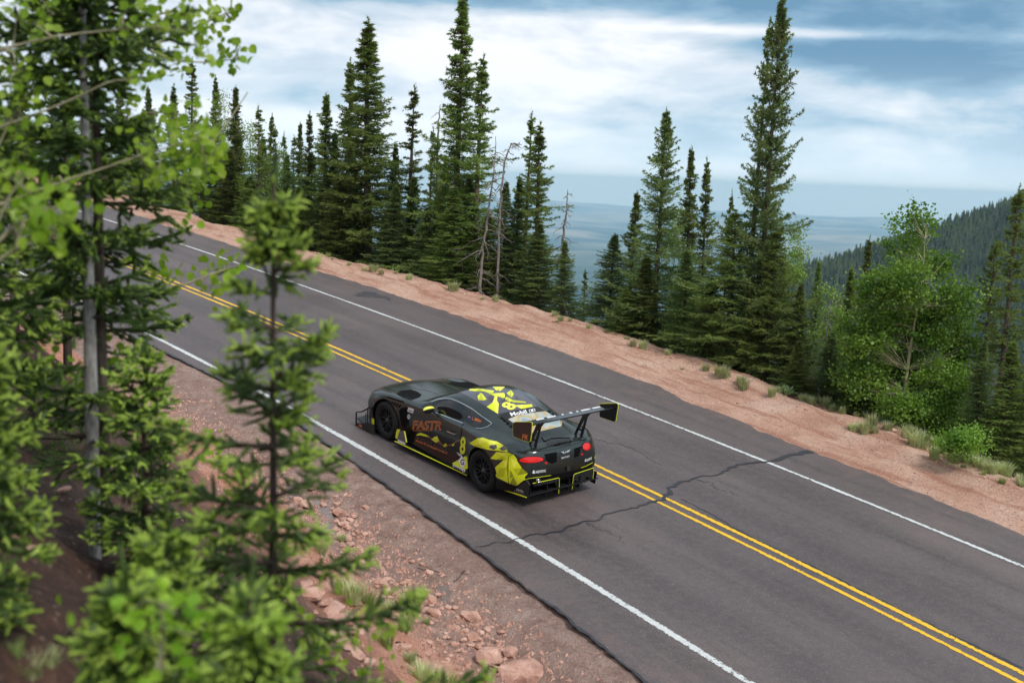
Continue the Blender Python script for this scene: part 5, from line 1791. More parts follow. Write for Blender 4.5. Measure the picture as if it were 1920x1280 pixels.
facets('livery_facet', [
    (FZ((828, 530), (878, 500), (915, 496), (960, 512), (1005, 522), (1045, 545), (1068, 575), (1075, 590), (1010, 580), (950, 574), (900, 562), (850, 546)), lime),
    (FZ((878, 500), (915, 496), (935, 522), (890, 538)), limeA), (FZ((960, 512), (1005, 522), (990, 545), (945, 540)), limeA), (FZ((850, 546), (890, 538), (945, 572), (900, 562)), limeB),
    (FZ((955, 560), (962, 545), (1002, 541), (1004, 560), (985, 574)), grey), (FZ((1018, 566), (1048, 548), (1064, 574), (1040, 580)), grey),
    (FZ((962, 630), (1000, 588), (1075, 592), (1108, 602), (1080, 625), (1060, 636), (1000, 636)), lime), (FZ((1000, 588), (1075, 592), (1040, 615)), limeA), (FZ((1000, 636), (1040, 615), (1062, 636)), limeB),
    (FZ((985, 692), (1040, 644), (1078, 606), (1108, 602), (1128, 626), (1140, 655), (1162, 688), (1202, 724), (1182, 745), (1185, 762), (1130, 802), (1086, 790), (1000, 748)), lime),
    (FZ((1040, 644), (1078, 640), (1060, 690)), limeA), (FZ((1000, 748), (1020, 690), (1060, 690), (1050, 745)), limeB), (FZ((1078, 640), (1085, 740), (1060, 690)), limeB),
    (FZ((1090, 625), (1140, 655), (1110, 695)), limeA), (FZ((1110, 695), (1162, 688), (1135, 735)), limeB), (FZ((1135, 735), (1162, 688), (1202, 724)), limeC), (FZ((1086, 790), (1110, 740), (1135, 800)), limeC), (FZ((1090, 700), (1110, 740), (1088, 760)), limeC),
    (FZ((715, 660), (770, 676), (800, 690), (806, 640), (814, 608), (818, 690), (800, 702), (755, 684)), lime),
])
mirror_obj(decal('shut_line', line_poly(FZ((1108, 600), (1082, 612), (1075, 650), (1074, 720), (1080, 790)), 0.9), void, off=0.009))
facets('mountain_facet', [
    (FZ((488, 482), (498, 470), (516, 465), (552, 476), (578, 493), (545, 487), (512, 480)), lime), (FZ((584, 506), (604, 490), (622, 485), (636, 518), (612, 527)), lime), (FZ((604, 490), (622, 485), (616, 510)), limeA),
    (FZ((656, 548), (676, 530), (690, 546), (672, 556)), limeB), (FZ((712, 542), (736, 526), (726, 552)), lime), (FZ((690, 548), (705, 540), (712, 552)), brown), (FZ((636, 518), (656, 548), (612, 527)), brown)])
mirror_obj(decal('copper_line', line_poly(FZ((552, 476), (584, 500), (640, 520), (660, 545), (700, 540), (722, 545), (745, 516), (776, 512)), 0.6), copper, off=0.006))
mirror_obj(decal('copper_line', line_poly(FZ((1005, 540), (1040, 545), (1062, 560), (1076, 590)), 0.5), copper, off=0.0075))

# ---- roof print
decal('roof_panel', [(862, 735.5), (885, 730), (925, 726.5), (955, 729), (980, 739), (1003, 756.5), (1008, 762), (975, 767.5), (934, 776), (905, 757.5), (880, 744.5)], roofg, off=0.003)
rp = [((0, 145), (90, 140), (155, 150), (230, 160), (215, 182), (140, 168), (60, 166), (0, 160)), ((75, 210), (108, 178), (125, 195), (160, 240), (135, 250), (85, 248)), ((215, 124), (330, 124), (285, 165), (250, 160)),
      ((345, 180), (385, 155), (410, 190), (390, 225), (365, 205)), ((235, 185), (320, 180), (335, 215), (310, 230), (265, 212)), ((320, 215), (365, 225), (410, 255), (370, 265), (325, 240)), ((390, 245), (525, 262), (520, 274), (400, 268)),
      ((160, 310), (215, 270), (235, 215), (260, 210), (255, 250), (272, 280), (265, 375), (235, 355)), ((415, 296), (575, 285), (585, 308), (480, 328)), ((140, 150), (215, 182), (235, 185), (265, 212), (235, 215), (150, 172))]
for i, q in enumerate(rp):
    decal('roof_facet', FB(*q), [limeA, lime, limeA, lime, limeA, lime, limeB, limeA, lime, lime][i], off=0.0052)
for q_, m_ in ((((160, 310), (215, 270), (250, 300), (235, 355)), lime), (((250, 160), (285, 165), (270, 142)), limeB), (((365, 205), (385, 155), (390, 225)), limeB), (((265, 212), (320, 180), (310, 230)), lime), (((85, 248), (108, 178), (135, 250)), limeB),
               (((415, 296), (500, 290), (480, 328)), limeA), (((325, 240), (365, 225), (370, 265)), limeB), (((60, 166), (90, 140), (140, 168)), limeB), (((150, 172), (215, 182), (235, 215)), limeB)):
    decal('roof_facet', FB(*q_), m_, off=0.0062)
for q_ in (((170, 215), (215, 200), (225, 250), (185, 265)), ((290, 240), (318, 245), (330, 270), (290, 262)), ((420, 205), (470, 235), (430, 240)), ((60, 190), (80, 182), (70, 205))):
    decal('roof_facet', FB(*q_), brown, off=0.0045)
bar('antenna', [hit_px(*FB((326, 240))[0])[0][:], (hit_px(*FB((326, 240))[0])[0] + Vector((-.02, 0, .09)))[:]], 0.006, black)

# ---- lettering and marks
LT = lettering
LT('FASTR', FC((545, 772), (948, 784), (553, 646)), copper, outline=0.027, shear=0.12, space=0.92, parent=door, label='copper outlined word across the door')
LT('WEFASTR.COM', FC((547, 797), (815, 797), (547, 774)), copper, parent=door, space=1.25)
LT('ROGER CLARK', FC((612, 912), (1035, 1082), (618, 880)), brown, parent=door, outline=0.03, space=1.1)
LT('MOTORSPORT', FC((590, 942), (1028, 1122), (600, 916)), copper, parent=door, outline=0.028, space=1.1)
LT('8', FC((1196, 1112), (1275, 1122), (1212, 868)), lime, bold=0.035, off=0.007, label='lime race number on the flank')
LT('8', FB((395, 347), (447, 300), (282, 302)), limeA, bold=0.035, off=0.008, label='lime race number on the roof')
LT('L. Millen', FC((1372, 644), (1494, 678), (1378, 606)), mat_principled('orange_vinyl', srgb(230, 120, 50), .4), off=0.009, bold=0.015)
decal('flag_sticker', FC((1312, 626), (1322, 590), (1372, 604), (1360, 638)), mat_principled('blue_vinyl', srgb(40, 50, 110), .4), off=0.008, maxlen=3)
decal('flag_sticker', FC((1318, 606), (1322, 590), (1346, 597), (1342, 613)), mat_principled('pink_vinyl', srgb(206, 120, 130), .4), off=0.0095, maxlen=3)
LT('Mobil', FB((388, 398), (536, 369), (370, 364)), white, bold=0.03, off=0.009)
for q in (((547, 337), (553, 336), (562, 360), (556, 361)), ((566, 333), (584, 330), (592, 354), (574, 358)), ((595, 327), (601, 326), (610, 350), (604, 351)), ((547, 337), (601, 326), (602, 329), (548, 340)), ((555, 358), (609, 347), (610, 350), (556, 361))):
    decal('logo_box', FB(*q), white, off=0.009, maxlen=3)
LT('FANATEC', FB((706, 586), (856, 553), (704, 568)), white, bold=0.02, off=0.006, space=1.05)
LT('BENTLEY', FB((849, 786), (924, 768), (848, 771)), white, bold=0.015, off=0.006)
decal('wing_badge', [FB((843, 722), (885, 716), (935, 700), (915, 722), (895, 735), (872, 742), (860, 732)), ], chrome, off=0.006, maxlen=3)
decal('badge_centre', FB(*[(888 + 13 * math.cos(t), 724 + 14 * math.sin(t)) for t in np.arange(10) * 0.628]), black, off=0.0085, maxlen=3)
LT('B', FB((883, 731), (894, 729), (882, 717)), white, off=0.0105)
LT('AKRAPOVIC', FB((610, 920), (706, 906), (609, 896)), white, bold=0.03, off=0.006)
decal('logo_mark', FB((578, 917), (590, 892), (602, 890), (592, 902), (604, 908), (606, 920), (588, 921)), white, off=0.006, maxlen=3)
LT('AKRAPOVIC', FB((1078, 812), (1127, 792), (1078, 788)), white, bold=0.03, off=0.006)
decal('logo_mark', FB((1063, 812), (1068, 788), (1078, 784), (1072, 797), (1079, 806)), white, off=0.006, maxlen=3)
decal('sticker', FZ((780, 610), (808, 655), (785, 694), (757, 645)), white, off=0.007, maxlen=3)
LT('G', FZ((771, 670), (795, 672), (774, 632)), void, bold=0.02, off=0.010)
decal('sticker', FZ((746, 588), (776, 600), (786, 616), (764, 612)), mat_principled('pale_vinyl', srgb(190, 200, 206), .4), off=0.007, maxlen=3)
decal('sticker', FA((1030, 838), (1146, 888), (1141, 926), (1030, 884)), white, off=0.006, maxlen=4)
LT('PIRELLI', FA((1037, 881), (1136, 921), (1037, 850)), void, bold=0.03, off=0.009)
decal('sticker', FC((490, 465), (570, 492), (550, 550), (474, 520)), white, door, off=0.007, maxlen=3)
decal('sticker', FC((495, 500), (548, 517), (543, 530), (490, 512)), mat_principled('blue_grey_vinyl', srgb(120, 128, 150), .4), door, off=0.009, maxlen=3)
decal('sticker', FC(*[(495 + 24 * math.cos(t), 597 + 37 * math.sin(t)) for t in np.arange(12) * 0.5236]), mat_principled('pale_grey_vinyl', srgb(176, 178, 186), .4), door, off=0.007, maxlen=3)

# ---- tail: lamps, recesses, bumper
decal('tail_recess', FB((690, 745), (806, 724), (806, 812), (762, 832), (712, 800)), void, off=0.005)
decal('tail_recess', FB((970, 690), (1036, 670), (1022, 716), (1012, 758), (968, 776)), void, off=0.005)
decal('boot_panel', FB((712, 622), (755, 602), (930, 594), (946, 630), (926, 656), (730, 677), (710, 652)), mat_principled('gloss_black', (.008, .008, .008, 1), .2), off=0.006)
boss = decal('boot_bulge', FB((664, 585), (700, 566), (860, 535), (880, 540), (936, 594), (755, 602), (712, 622), (690, 625)), paint, off=0.016)
decal('shut_line', line_poly(FB((600, 720), (760, 700), (940, 660), (1070, 620)), 0.6), void, off=0.005)
for (ex, ey, rx, ry, rot, bx) in ((572, 795, 108, 27, -0.05, 1.22), (1078, 673, 36, 34, -0.55, 1.25)):
    el = lambda s: FB(*[(ex + s * (rx * math.cos(t) * math.cos(rot) - ry * math.sin(t) * math.sin(rot)), ey + s * (rx * math.cos(t) * math.sin(rot) + ry * math.sin(t) * math.cos(rot))) for t in np.arange(24) * 2 * math.pi / 24])
    o = decal('tail_light', el(bx), black, off=0.005, maxlen=3)
    decal('red_lens', el(1.0), red, o, off=0.012, maxlen=3)
decal('rain_light', FB(*[(705 + 14 * math.cos(t), 823 + 9 * math.sin(t)) for t in np.arange(10) * 0.628]), red, off=0.006, maxlen=2)
decal('rain_light', FB(*[(1038 + 11 * math.cos(t), 743 + 9 * math.sin(t)) for t in np.arange(10) * 0.628]), red, off=0.006, maxlen=2)
decal('bumper_recess', FB((545, 985), (760, 938), (950, 905), (1040, 868), (1128, 824), (1134, 850), (1110, 930), (1000, 965), (840, 1005), (640, 1060), (560, 1080)), void, off=0.005)
decal('bumper_edge', line_poly(FB((480, 990), (545, 966), (650, 952), (752, 937)), 0.9), lime, off=0.008)
decal('bumper_edge', line_poly(FB((1028, 868), (1080, 850), (1134, 820)), 0.9), lime, off=0.008)
hb_ = hit_px(*FB((905, 873))[0])
tow = plate('tow_eye', [(hb_[0].y - .03, hb_[0].z - .03), (hb_[0].y + .03, hb_[0].z - .03), (hb_[0].y + .03, hb_[0].z + .03), (hb_[0].y - .03, hb_[0].z + .03)], 0.04, mat_principled('dark_grey_plastic', (.03, .03, .032, 1), .5), None, 'x')
tow.location = (hb_[0].x - 0.012, 0, 0)
eh = hit_px(*FB((617, 977))[0])
if eh[0] is not None:
    ev, ef = lathe([(0.0, .030), (0.05, .032), (0.05, .026), (0.0, .022)], 18)
    e_ = obj('exhaust_tip', mesh_np('exhaust_tip', ev, ef, chrome, True), car)
    e_.location = eh[0] + Vector((-.02, 0, 0))
    e_.rotation_euler = (0, 0, math.pi / 2)

# ---- aero parts
XR = -0.93
diff = plate('diffuser', [(-.40, .74, .15), (-.95, .76, .22), (-.95, -.76, .22), (-.40, -.74, .15)], 0.02, black, None, 'z')
for pix in (FB((585, 1013), (700, 990), (800, 968), (822, 962), (832, 968), (829, 1040), (824, 1106)), FB((950, 1066), (955, 1000), (963, 940), (975, 926), (1060, 898), (1146, 870), (1146, 920), (1140, 976))):
    edge_bar('diffuser_edge', pix, 0, XR, 0.0055, lime, diff)
for pix in (FB((590, 1016), (824, 965), (828, 1040), (823, 1104), (790, 1000), (600, 1040)), FB((952, 1064), (966, 932), (1144, 872), (1140, 974), (1076, 950), (1070, 1008), (1008, 988), (1000, 1000), (975, 980))):
    plane_poly('diffuser_panel', pix, 0, XR + 0.012, 0.012, black, diff)
for y_ in (.72, .36, .12, -.12, -.36, -.72):
    plate('diffuser_fin', [(-.45, .13, y_), (-.93, .12, y_), (-.95, .34, y_), (-.60, .30, y_)], 0.012, black, diff, 'y')

yq = .80
qp = plane_poly('rear_skirt', FB((238, 985), (300, 990), (372, 1000), (400, 1032), (450, 1035), (535, 985), (556, 1024), (536, 1132), (525, 1138), (236, 1044)), 1, yq, 0.02, black)
le = edge_bar('skirt_edge', FB((236, 1046), (380, 1092), (526, 1140)), 1, yq + 0.004, 0.014, lime, qp)
plate('rear_skirt', [(-.38, .18, -.80), (-.74, .20, -.78), (-.74, .34, -.78), (-.38, .34, -.80)], 0.02, black, None, 'y')


def letter_plane(txt, quad, axis, val, mat, off, parent, **kw):
    V, F = text_mesh(txt, 1.0, **kw)
    mn, mx = V.min(0), V.max(0)
    U = (V - mn) / np.maximum(mx - mn, 1e-6)
    bl, br, tl = [np.array(p, float) for p in quad]
    P = []
    for a, b_, c_ in U:
        p = bl + (br - bl) * a + (tl - bl) * b_
        q = on_plane(p[0], p[1], axis, val)
        q[axis] += off
        P.append(q[:])
    return obj('lettering', mesh_np('lettering', P, F, mat), parent)


letter_plane('CONTROL', FB((364, 1054), (506, 1098), (366, 1034)), 1, yq, white, 0.013, qp, bold=0.02, space=1.15)
letter_plane('POWER ENGINEERED TECHNOLOGIES', FB((366, 1064), (506, 1108), (367, 1058)), 1, yq, mat_principled('dim_white', srgb(150, 150, 150), .5), 0.013, qp)
ring = [on_plane(*FB((342 + 17 * math.cos(t), 1041 + 20 * math.sin(t)))[0], 1, yq + 0.013)[:] for t in np.arange(17) * math.pi / 8]
bar('logo_ring', ring, 0.004, white, qp, 4)
letter_plane('C', FB((336, 1051), (350, 1054), (337, 1031)), 1, yq, white, 0.013, qp, bold=0.02)

# side skirts
lp = [on_plane(*p, 2, 0.10) for p in FA((497, 628), (700, 724), (900, 819), (1050, 890), (1160, 943))]
sk = plate('side_skirt', [(p.x, p.y, 0.10) for p in lp] + [(lp[-1].x, .82, .10), (lp[0].x, .82, .10)], 0.022, black, None, 'z')
se = bar('skirt_edge', [(p.x, p.y + 0.004, 0.108) for p in lp], 0.011, lime, sk, 5)
skR = mirror_obj(sk)
mirror_obj(se, skR)
# upright plates behind the front wheels
yp = lp[0].y - 0.02
for pix, mt, dy_ in ((FA((516, 514), (542, 518), (528, 560), (520, 605), (500, 592), (508, 540)), lime, 0.0), (FA((545, 528), (578, 530), (590, 580), (600, 636), (560, 630), (520, 606), (530, 560)), grey, 0.001), (FA((578, 530), (586, 534), (604, 634), (597, 636)), limeA, 0.003)):
    mirror_obj(plane_poly('skirt_plate', pix, 1, yp + dy_, 0.012, mt))
plane_poly('sticker', FA((522, 608), (592, 640), (588, 658), (520, 628)), 1, yp + 0.012, 0.004, white)
# front splitter and its end frames
plate('splitter', [(3.10, .96, .095), (3.55, 1.0, .095), (3.84, .94, .095), (3.92, .60, .095), (3.95, 0, .095), (3.92, -.60, .095), (3.84, -.94, .095), (3.55, -1.0, .095), (3.10, -.96, .095)], 0.025, black, None, 'z')
yf = 1.03
for nm, pix, r_, mt in (('end_frame', FA((136, 490), (138, 356), (196, 350), (236, 326), (276, 304)), 0.016, black), ('end_frame', FA((240, 500), (240, 400), (240, 330)), 0.011, black), ('end_frame', FA((276, 304), (272, 400), (270, 470)), 0.012, black), ('end_frame', FA((226, 360), (224, 450)), 0.006, black)):
    mirror_obj(edge_bar(nm, pix, 1, yf, r_, mt))
ep = plane_poly('end_plate', FA((118, 478), (140, 462), (246, 452), (300, 470), (310, 560), (240, 545), (150, 510)), 1, yf, 0.014, black)
mirror_obj(ep)
mirror_obj(plane_poly('end_plate_tab', FA((276, 412), (300, 418), (302, 470), (278, 468)), 1, yf - 0.012, 0.008, limeB))
letter_plane('FR', FA((163, 496), (198, 500), (166, 466)), 1, yf, copper, 0.010, ep, bold=0.03)

# ---- door mirrors
mc = on_plane(*FC((770, 505))[0], 1, .99)
mv, mf = [], []
for sx__ in range(9):
    for sy__ in range(12):
        u_ = -1 + 2 * sx__ / 8
        t = sy__ * 2 * math.pi / 12
        k_ = max(0.05, (1 - abs(u_) ** 3)) ** 0.5
        mv.append((mc.x + 0.055 * k_ * math.cos(t) * (1.25 if math.cos(t) > 0 else 0.6), mc.y + 0.115 * u_, mc.z + 0.062 * k_ * math.sin(t)))
for a in range(8):
    for b_ in range(12):
        mf.append((a * 12 + b_, a * 12 + (b_ + 1) % 12, (a + 1) * 12 + (b_ + 1) % 12, (a + 1) * 12 + b_))
mi_ = [1 if 2 <= (i % 12) <= 4 or 1 <= (i % 12) <= 4 else 0 for i in range(len(mf))]
mir = obj('door_mirror', mesh_np('door_mirror', mv, mf, [black, limeA], True, mi_), car)
st_ = bar('mirror_stem', [(mc.x, mc.y - 0.08, mc.z - 0.03), (mc.x - .02, .86, .88)], 0.016, black, mir)
mirR = mirror_obj(mir)
mirror_obj(st_, mirR)

# ---- rear wing
wing = empty('rear_wing')
wing.parent = car
YL, YR = .97, -.97
pl_, pr_ = FB((404, 470), (410, 452), (430, 445), (560, 446), (579, 452), (581, 470), (574, 560), (566, 622), (550, 631), (480, 610), (414, 584), (405, 560)), FB((1199, 300), (1206, 284), (1225, 278), (1360, 274), (1376, 284), (1372, 320), (1352, 440), (1335, 444), (1210, 402), (1204, 380))
epl = plane_poly('end_plate', pl_, 1, YL, 0.012, black, wing)
epr = plane_poly('end_plate', pr_, 1, YR, 0.012, black, wing)
edge_bar('edge_trim', pl_, 1, YL, 0.0072, lime, epl, True)
edge_bar('edge_trim', pr_, 1, YR, 0.0072, lime, epr, True)
for o_ in (epl,):
    decal_m = mat_principled('brown_gloss', (.028, .016, .013, 1), .25)
    plane_poly('end_plate_face', FB((410, 470), (414, 456), (432, 450), (560, 451), (574, 457), (576, 470), (569, 556), (561, 616), (550, 625), (482, 604), (419, 580), (411, 556)), 1, YL + 0.008, 0.003, decal_m, epl)
letter_plane('FR', FB((490, 604), (545, 614), (498, 556)), 1, YL, copper, 0.0125, epl, bold=0.03)
# blade: an aerofoil swept between the end plates
prof_ = [(-.66, 1.352), (-.675, 1.372), (-.74, 1.386), (-.84, 1.397), (-.93, 1.409), (-.985, 1.421), (-.985, 1.415), (-.93, 1.390), (-.84, 1.368), (-.74, 1.352), (-.675, 1.345)]
npf = len(prof_)
yy_ = np.linspace(-.962, .962, 25)
bv = [(x, y, z) for y in yy_ for x, z in prof_]
bf = [(a * npf + b_, a * npf + (b_ + 1) % npf, (a + 1) * npf + (b_ + 1) % npf, (a + 1) * npf + b_) for a in range(24) for b_ in range(npf)]
bf += [tuple(range(npf))[::-1], tuple(range(24 * npf, 25 * npf))]
gl = mat_principled('gloss_carbon', (.011, .011, .012, 1), .16)
blade = obj('wing_blade', mesh_np('wing_blade', bv, bf, gl), wing)
plate('gurney_flap', [(-.962, 1.421), (.962, 1.421), (.962, 1.437), (-.962, 1.437)], 0.005, black, wing, 'x').location = (-.9875, 0, 0)
for a, b_ in ((.49, .33), (.26, .08), (-.05, -.09), (-.22, -.28), (-.37, -.41), (-.48, -.665), (-.735, -.905)):
    q = [(-.69, a, 1.3785), (-.69, b_, 1.3785), (-.775, b_ + .05, 1.3935), (-.775, a + .05, 1.3935)]
    obj('wing_stripe', mesh_np('wing_stripe', q, [(0, 1, 2, 3)], white), blade)
for sd in (1, -1):
    py_ = .50 * sd
    py = plate('wing_pylon', [(-.57, .93, py_), (-.615, .93, py_), (-.795, 1.27, py_), (-.80, 1.345, py_), (-.75, 1.35, py_)], 0.014, black, wing, 'y')
    plate('pylon_strut', [(-.70, .90, py_), (-.755, .90, py_), (-.845, 1.30, py_), (-.90, 1.372, py_), (-.80, 1.352, py_), (-.795, 1.27, py_)], 0.016, black, py, 'y')
    plate('pylon_brace', [(-.66, 1.03, py_), (-.745, 1.02, py_), (-.752, 1.05, py_), (-.675, 1.06, py_)], 0.012, black, py, 'y')
    plate('pylon_foot', [(-.52, .915, py_), (-.78, .885, py_), (-.78, .93, py_), (-.52, .965, py_)], 0.05, black, py, 'y')

# ================================================================= ROCKS, GRASS, PUDDLES
rr_ = random.Random(21)


def rock_mesh(seed, sub=True):
    """angular granite lump about 1 unit across"""
    rg = random.Random(seed)
    b = bmesh.new()
    for k in range(26):
        v = Vector((rg.gauss(0, 1), rg.gauss(0, 1), rg.gauss(0, 1))).normalized()
        s = rg.uniform(0.40, 0.52)
        v = Vector((max(-.42, min(.42, v.x * s * 1.15)), max(-.38, min(.38, v.y * s)), max(-.28, min(.30, v.z * s * .8))))
        b.verts.new(v)
    res = bmesh.ops.convex_hull(b, input=b.verts)
    bmesh.ops.delete(b, geom=[v for v in b.verts if not v.link_faces], context='VERTS')
    bmesh.ops.bevel(b, geom=list(b.edges), offset=0.022, segments=1, affect='EDGES')
    bmesh.ops.triangulate(b, faces=b.faces)
    bmesh.ops.subdivide_edges(b, edges=[e for e in b.edges if e.calc_length() > 0.2], cuts=1)
    bmesh.ops.triangulate(b, faces=b.faces)
    for v in b.verts:
        v.co += v.co.normalized() * rg.uniform(-0.012, 0.012)
    me = bpy.data.meshes.new('rock')
    b.to_mesh(me)
    b.free()
    me.materials.append(M['rock'])
    return me


RM = [rock_mesh(s) for s in range(9)]
GR = 'loose rocks in the muddy ditch'


def rock(px, py, w, label, flat=0.75, sx=1.0, k=None, group=GR, on=None):
    P = ground_hit(px, py) if on is None else np.array(on)
    size = w / FPX * P[1] * 1.15
    o = obj('rock', RM[k if k is not None else rr_.randrange(9)], None, (P[0], P[1], P[2] + size * 0.18 * flat))
    o.scale = (size * sx, size, size * flat)
    o.rotation_euler = (rr_.uniform(-.25, .25), rr_.uniform(-.25, .25), rr_.uniform(0, 6.28))
    tag(o, label, 'rock', group)
    return o


FD = fr(480, 860, 600 / 1829)
one = FD((1500, 1228))[0]
o = rock(one[0], one[1] + 8, 92, 'largest flat slab of pink rock at the ditch end', 0.62, 1.0, 2)
o.rotation_euler = (0.1, -0.1, 0.5)
one = FD((1325, 1140))[0]
rock(one[0], one[1] + 10, 62, 'blocky pink boulder leaning against the flat slab', 0.95, 1.0, 4)
LR = 'fist to head sized broken pink rock lying in the ditch mud'
for x, y, w in [(325, 180, 17), (480, 318, 22), (285, 278, 25), (625, 285, 13), (238, 248, 19), (595, 478, 13), (545, 495, 12), (600, 570, 14), (515, 572, 13), (555, 580, 9), (720, 718, 19), (750, 768, 16), (822, 820, 26),
                (935, 820, 27), (998, 815, 18), (1040, 785, 14), (1100, 855, 13), (1140, 855, 12), (1020, 890, 21), (990, 660, 15), (1225, 915, 31), (1325, 985, 15), (1283, 995, 12), (1235, 1030, 24), (1455, 1120, 27), (1450, 950, 10),
                (650, 432, 12), (530, 405, 12), (1155, 965, 9), (1190, 1115, 12), (1130, 1068, 13), (765, 800, 12), (795, 780, 15), (860, 800, 10), (905, 830, 12), (470, 262, 12), (455, 220, 10), (385, 265, 11), (430, 290, 8), (500, 350, 11),
                (540, 355, 12), (460, 360, 11), (430, 430, 9), (470, 440, 8), (505, 470, 9), (560, 440, 10), (580, 420, 9), (610, 445, 9), (500, 520, 10), (480, 560, 9), (540, 540, 9), (700, 690, 10), (690, 735, 9), (740, 735, 8),
                (1000, 940, 11), (1060, 860, 9), (965, 870, 15), (1180, 960, 8), (1200, 990, 12), (1260, 960, 12), (1250, 1080, 9), (1290, 1060, 10), (1180, 1070, 9), (1150, 1100, 10), (1400, 1085, 9), (1380, 1050, 10), (1300, 940, 9),
                (870, 570, 9), (895, 590, 11), (930, 580, 8), (950, 605, 9), (910, 545, 8), (1110, 1130, 11), (1170, 1150, 10), (1210, 1180, 12), (1240, 1215, 10), (150, 175, 12), (170, 190, 9), (130, 160, 8), (1420, 1170, 9)] + [(rr_.uniform(680, 1000), rr_.uniform(690, 900), rr_.uniform(8, 15)) for k in range(26)] + [(rr_.uniform(950, 1420), rr_.uniform(870, 1180), rr_.uniform(7, 14)) for k in range(40)] + [(rr_.uniform(430, 640), rr_.uniform(330, 600), rr_.uniform(7, 14)) for k in range(26)]:
    p = FD((x, y))[0]
    rock(p[0], p[1], w * 1.25, LR, rr_.uniform(0.6, 0.9), rr_.uniform(0.8, 1.2))
LL = 'pale rock ledge sticking out of the orange bank'
for x, y, w in [(300, 790, 36), (380, 830, 30), (430, 890, 42), (480, 930, 34), (520, 975, 36), (460, 1010, 40), (520, 1060, 34), (560, 1110, 30), (830, 1080, 26), (640, 1170, 22), (270, 730, 24), (1020, 1190, 22), (1110, 1190, 18), (690, 1180, 20), (1180, 1240, 16)]:
    p = FD((x, y))[0]
    rock(p[0], p[1], w * 1.25, LL, rr_.uniform(0.45, 0.7), rr_.uniform(1.2, 1.7), group='rock ledges of the bank')
LP_ = 'half buried rock on shaded soil under the bank trees'
for x, y, w in [(275, 895, 20), (255, 925, 26), (20, 1010, 42), (60, 1030, 30), (95, 700, 20), (120, 920, 26), (180, 1000, 18), (450, 1130, 14)]:
    rock(x, y, w, LP_, 0.55, 1.2, group='rocks under the bank trees')
LV = 'small pale stone on the valley edge of the dirt shoulder'
for x, y, w in [(1040, 603, 9), (1260, 672, 9), (1257, 678, 6), (1675, 808, 14), (1657, 804, 8), (1742, 828, 9), (1225, 661, 7), (1300, 690, 6), (1150, 634, 7), (1196, 652, 6), (1560, 770, 6)]:
    rock(x, y, w, LV, 0.7, group='stones on the shoulder edge')

for k in range(46):
    s_, o_ = rr_.uniform(-9, 16), rr_.uniform(4.9, 7.0)
    P = ground_xyz(s_, o_)
    rock(0, 0, rr_.uniform(2.5, 6.5), 'small pale stone on the valley edge of the dirt shoulder', 0.7, group='stones on the shoulder edge', on=P)
# gravel: uncountable grit on verge, ditch and shoulder
prng = np.random.default_rng(8)


def gravel(name, label, n, srange, osamp, smin, smax):
    s = prng.uniform(*srange, n)
    o = osamp(n, s)
    P = ground_xyz(s, o)
    tet = np.array([(1, 0, -.3), (-.5, .8, -.3), (-.6, -.8, -.3), (0.1, 0.1, .75)])
    F0 = np.array([(0, 1, 3), (1, 2, 3), (2, 0, 3)])
    an = prng.uniform(0, 6.28, n)
    sz = prng.uniform(0, 1, n) ** 3 * (smax - smin) + smin
    jit = tet[None] * prng.uniform(0.6, 1.4, (n, 4, 3))
    X = jit[..., 0] * np.cos(an)[:, None] - jit[..., 1] * np.sin(an)[:, None]
    Y = jit[..., 0] * np.sin(an)[:, None] + jit[..., 1] * np.cos(an)[:, None]
    V = P[:, None] + np.stack([X, Y, jit[..., 2]], -1) * sz[:, None, None]
    F = (F0[None] + (np.arange(n) * 4)[:, None, None]).reshape(-1, 3)
    tag(obj(name, mesh_np(name, V.reshape(-1, 3), F, M['rock'])), label, 'gravel', kind='stuff')


gravel('ditch_gravel', 'pink gravel and grit strewn along the ditch', 14000, (-11, 9), lambda n, s: -4.95 - 0.05 * np.clip(-s - 3, -2, 8) + prng.normal(0, 0.36, n), 0.008, 0.05)
gravel('verge_grit', 'fine grit on the mud beside the asphalt edge', 7000, (-11, 14), lambda n, s: np.interp(s, NE_S, NE_O) - 0.1 - np.abs(prng.normal(0, 0.7, n)), 0.004, 0.016)
gravel('shoulder_grit', 'loose grit on the pale valley shoulder', 16000, (-9, 20), lambda n, s: prng.uniform(4.4, 7.2, n), 0.006, 0.032)
gravel('bank_scree', 'orange scree on the slope of the bank', 16000, (-13, 4), lambda n, s: -5.5 - np.abs(prng.normal(0, 1.4, n)), 0.008, 0.05)

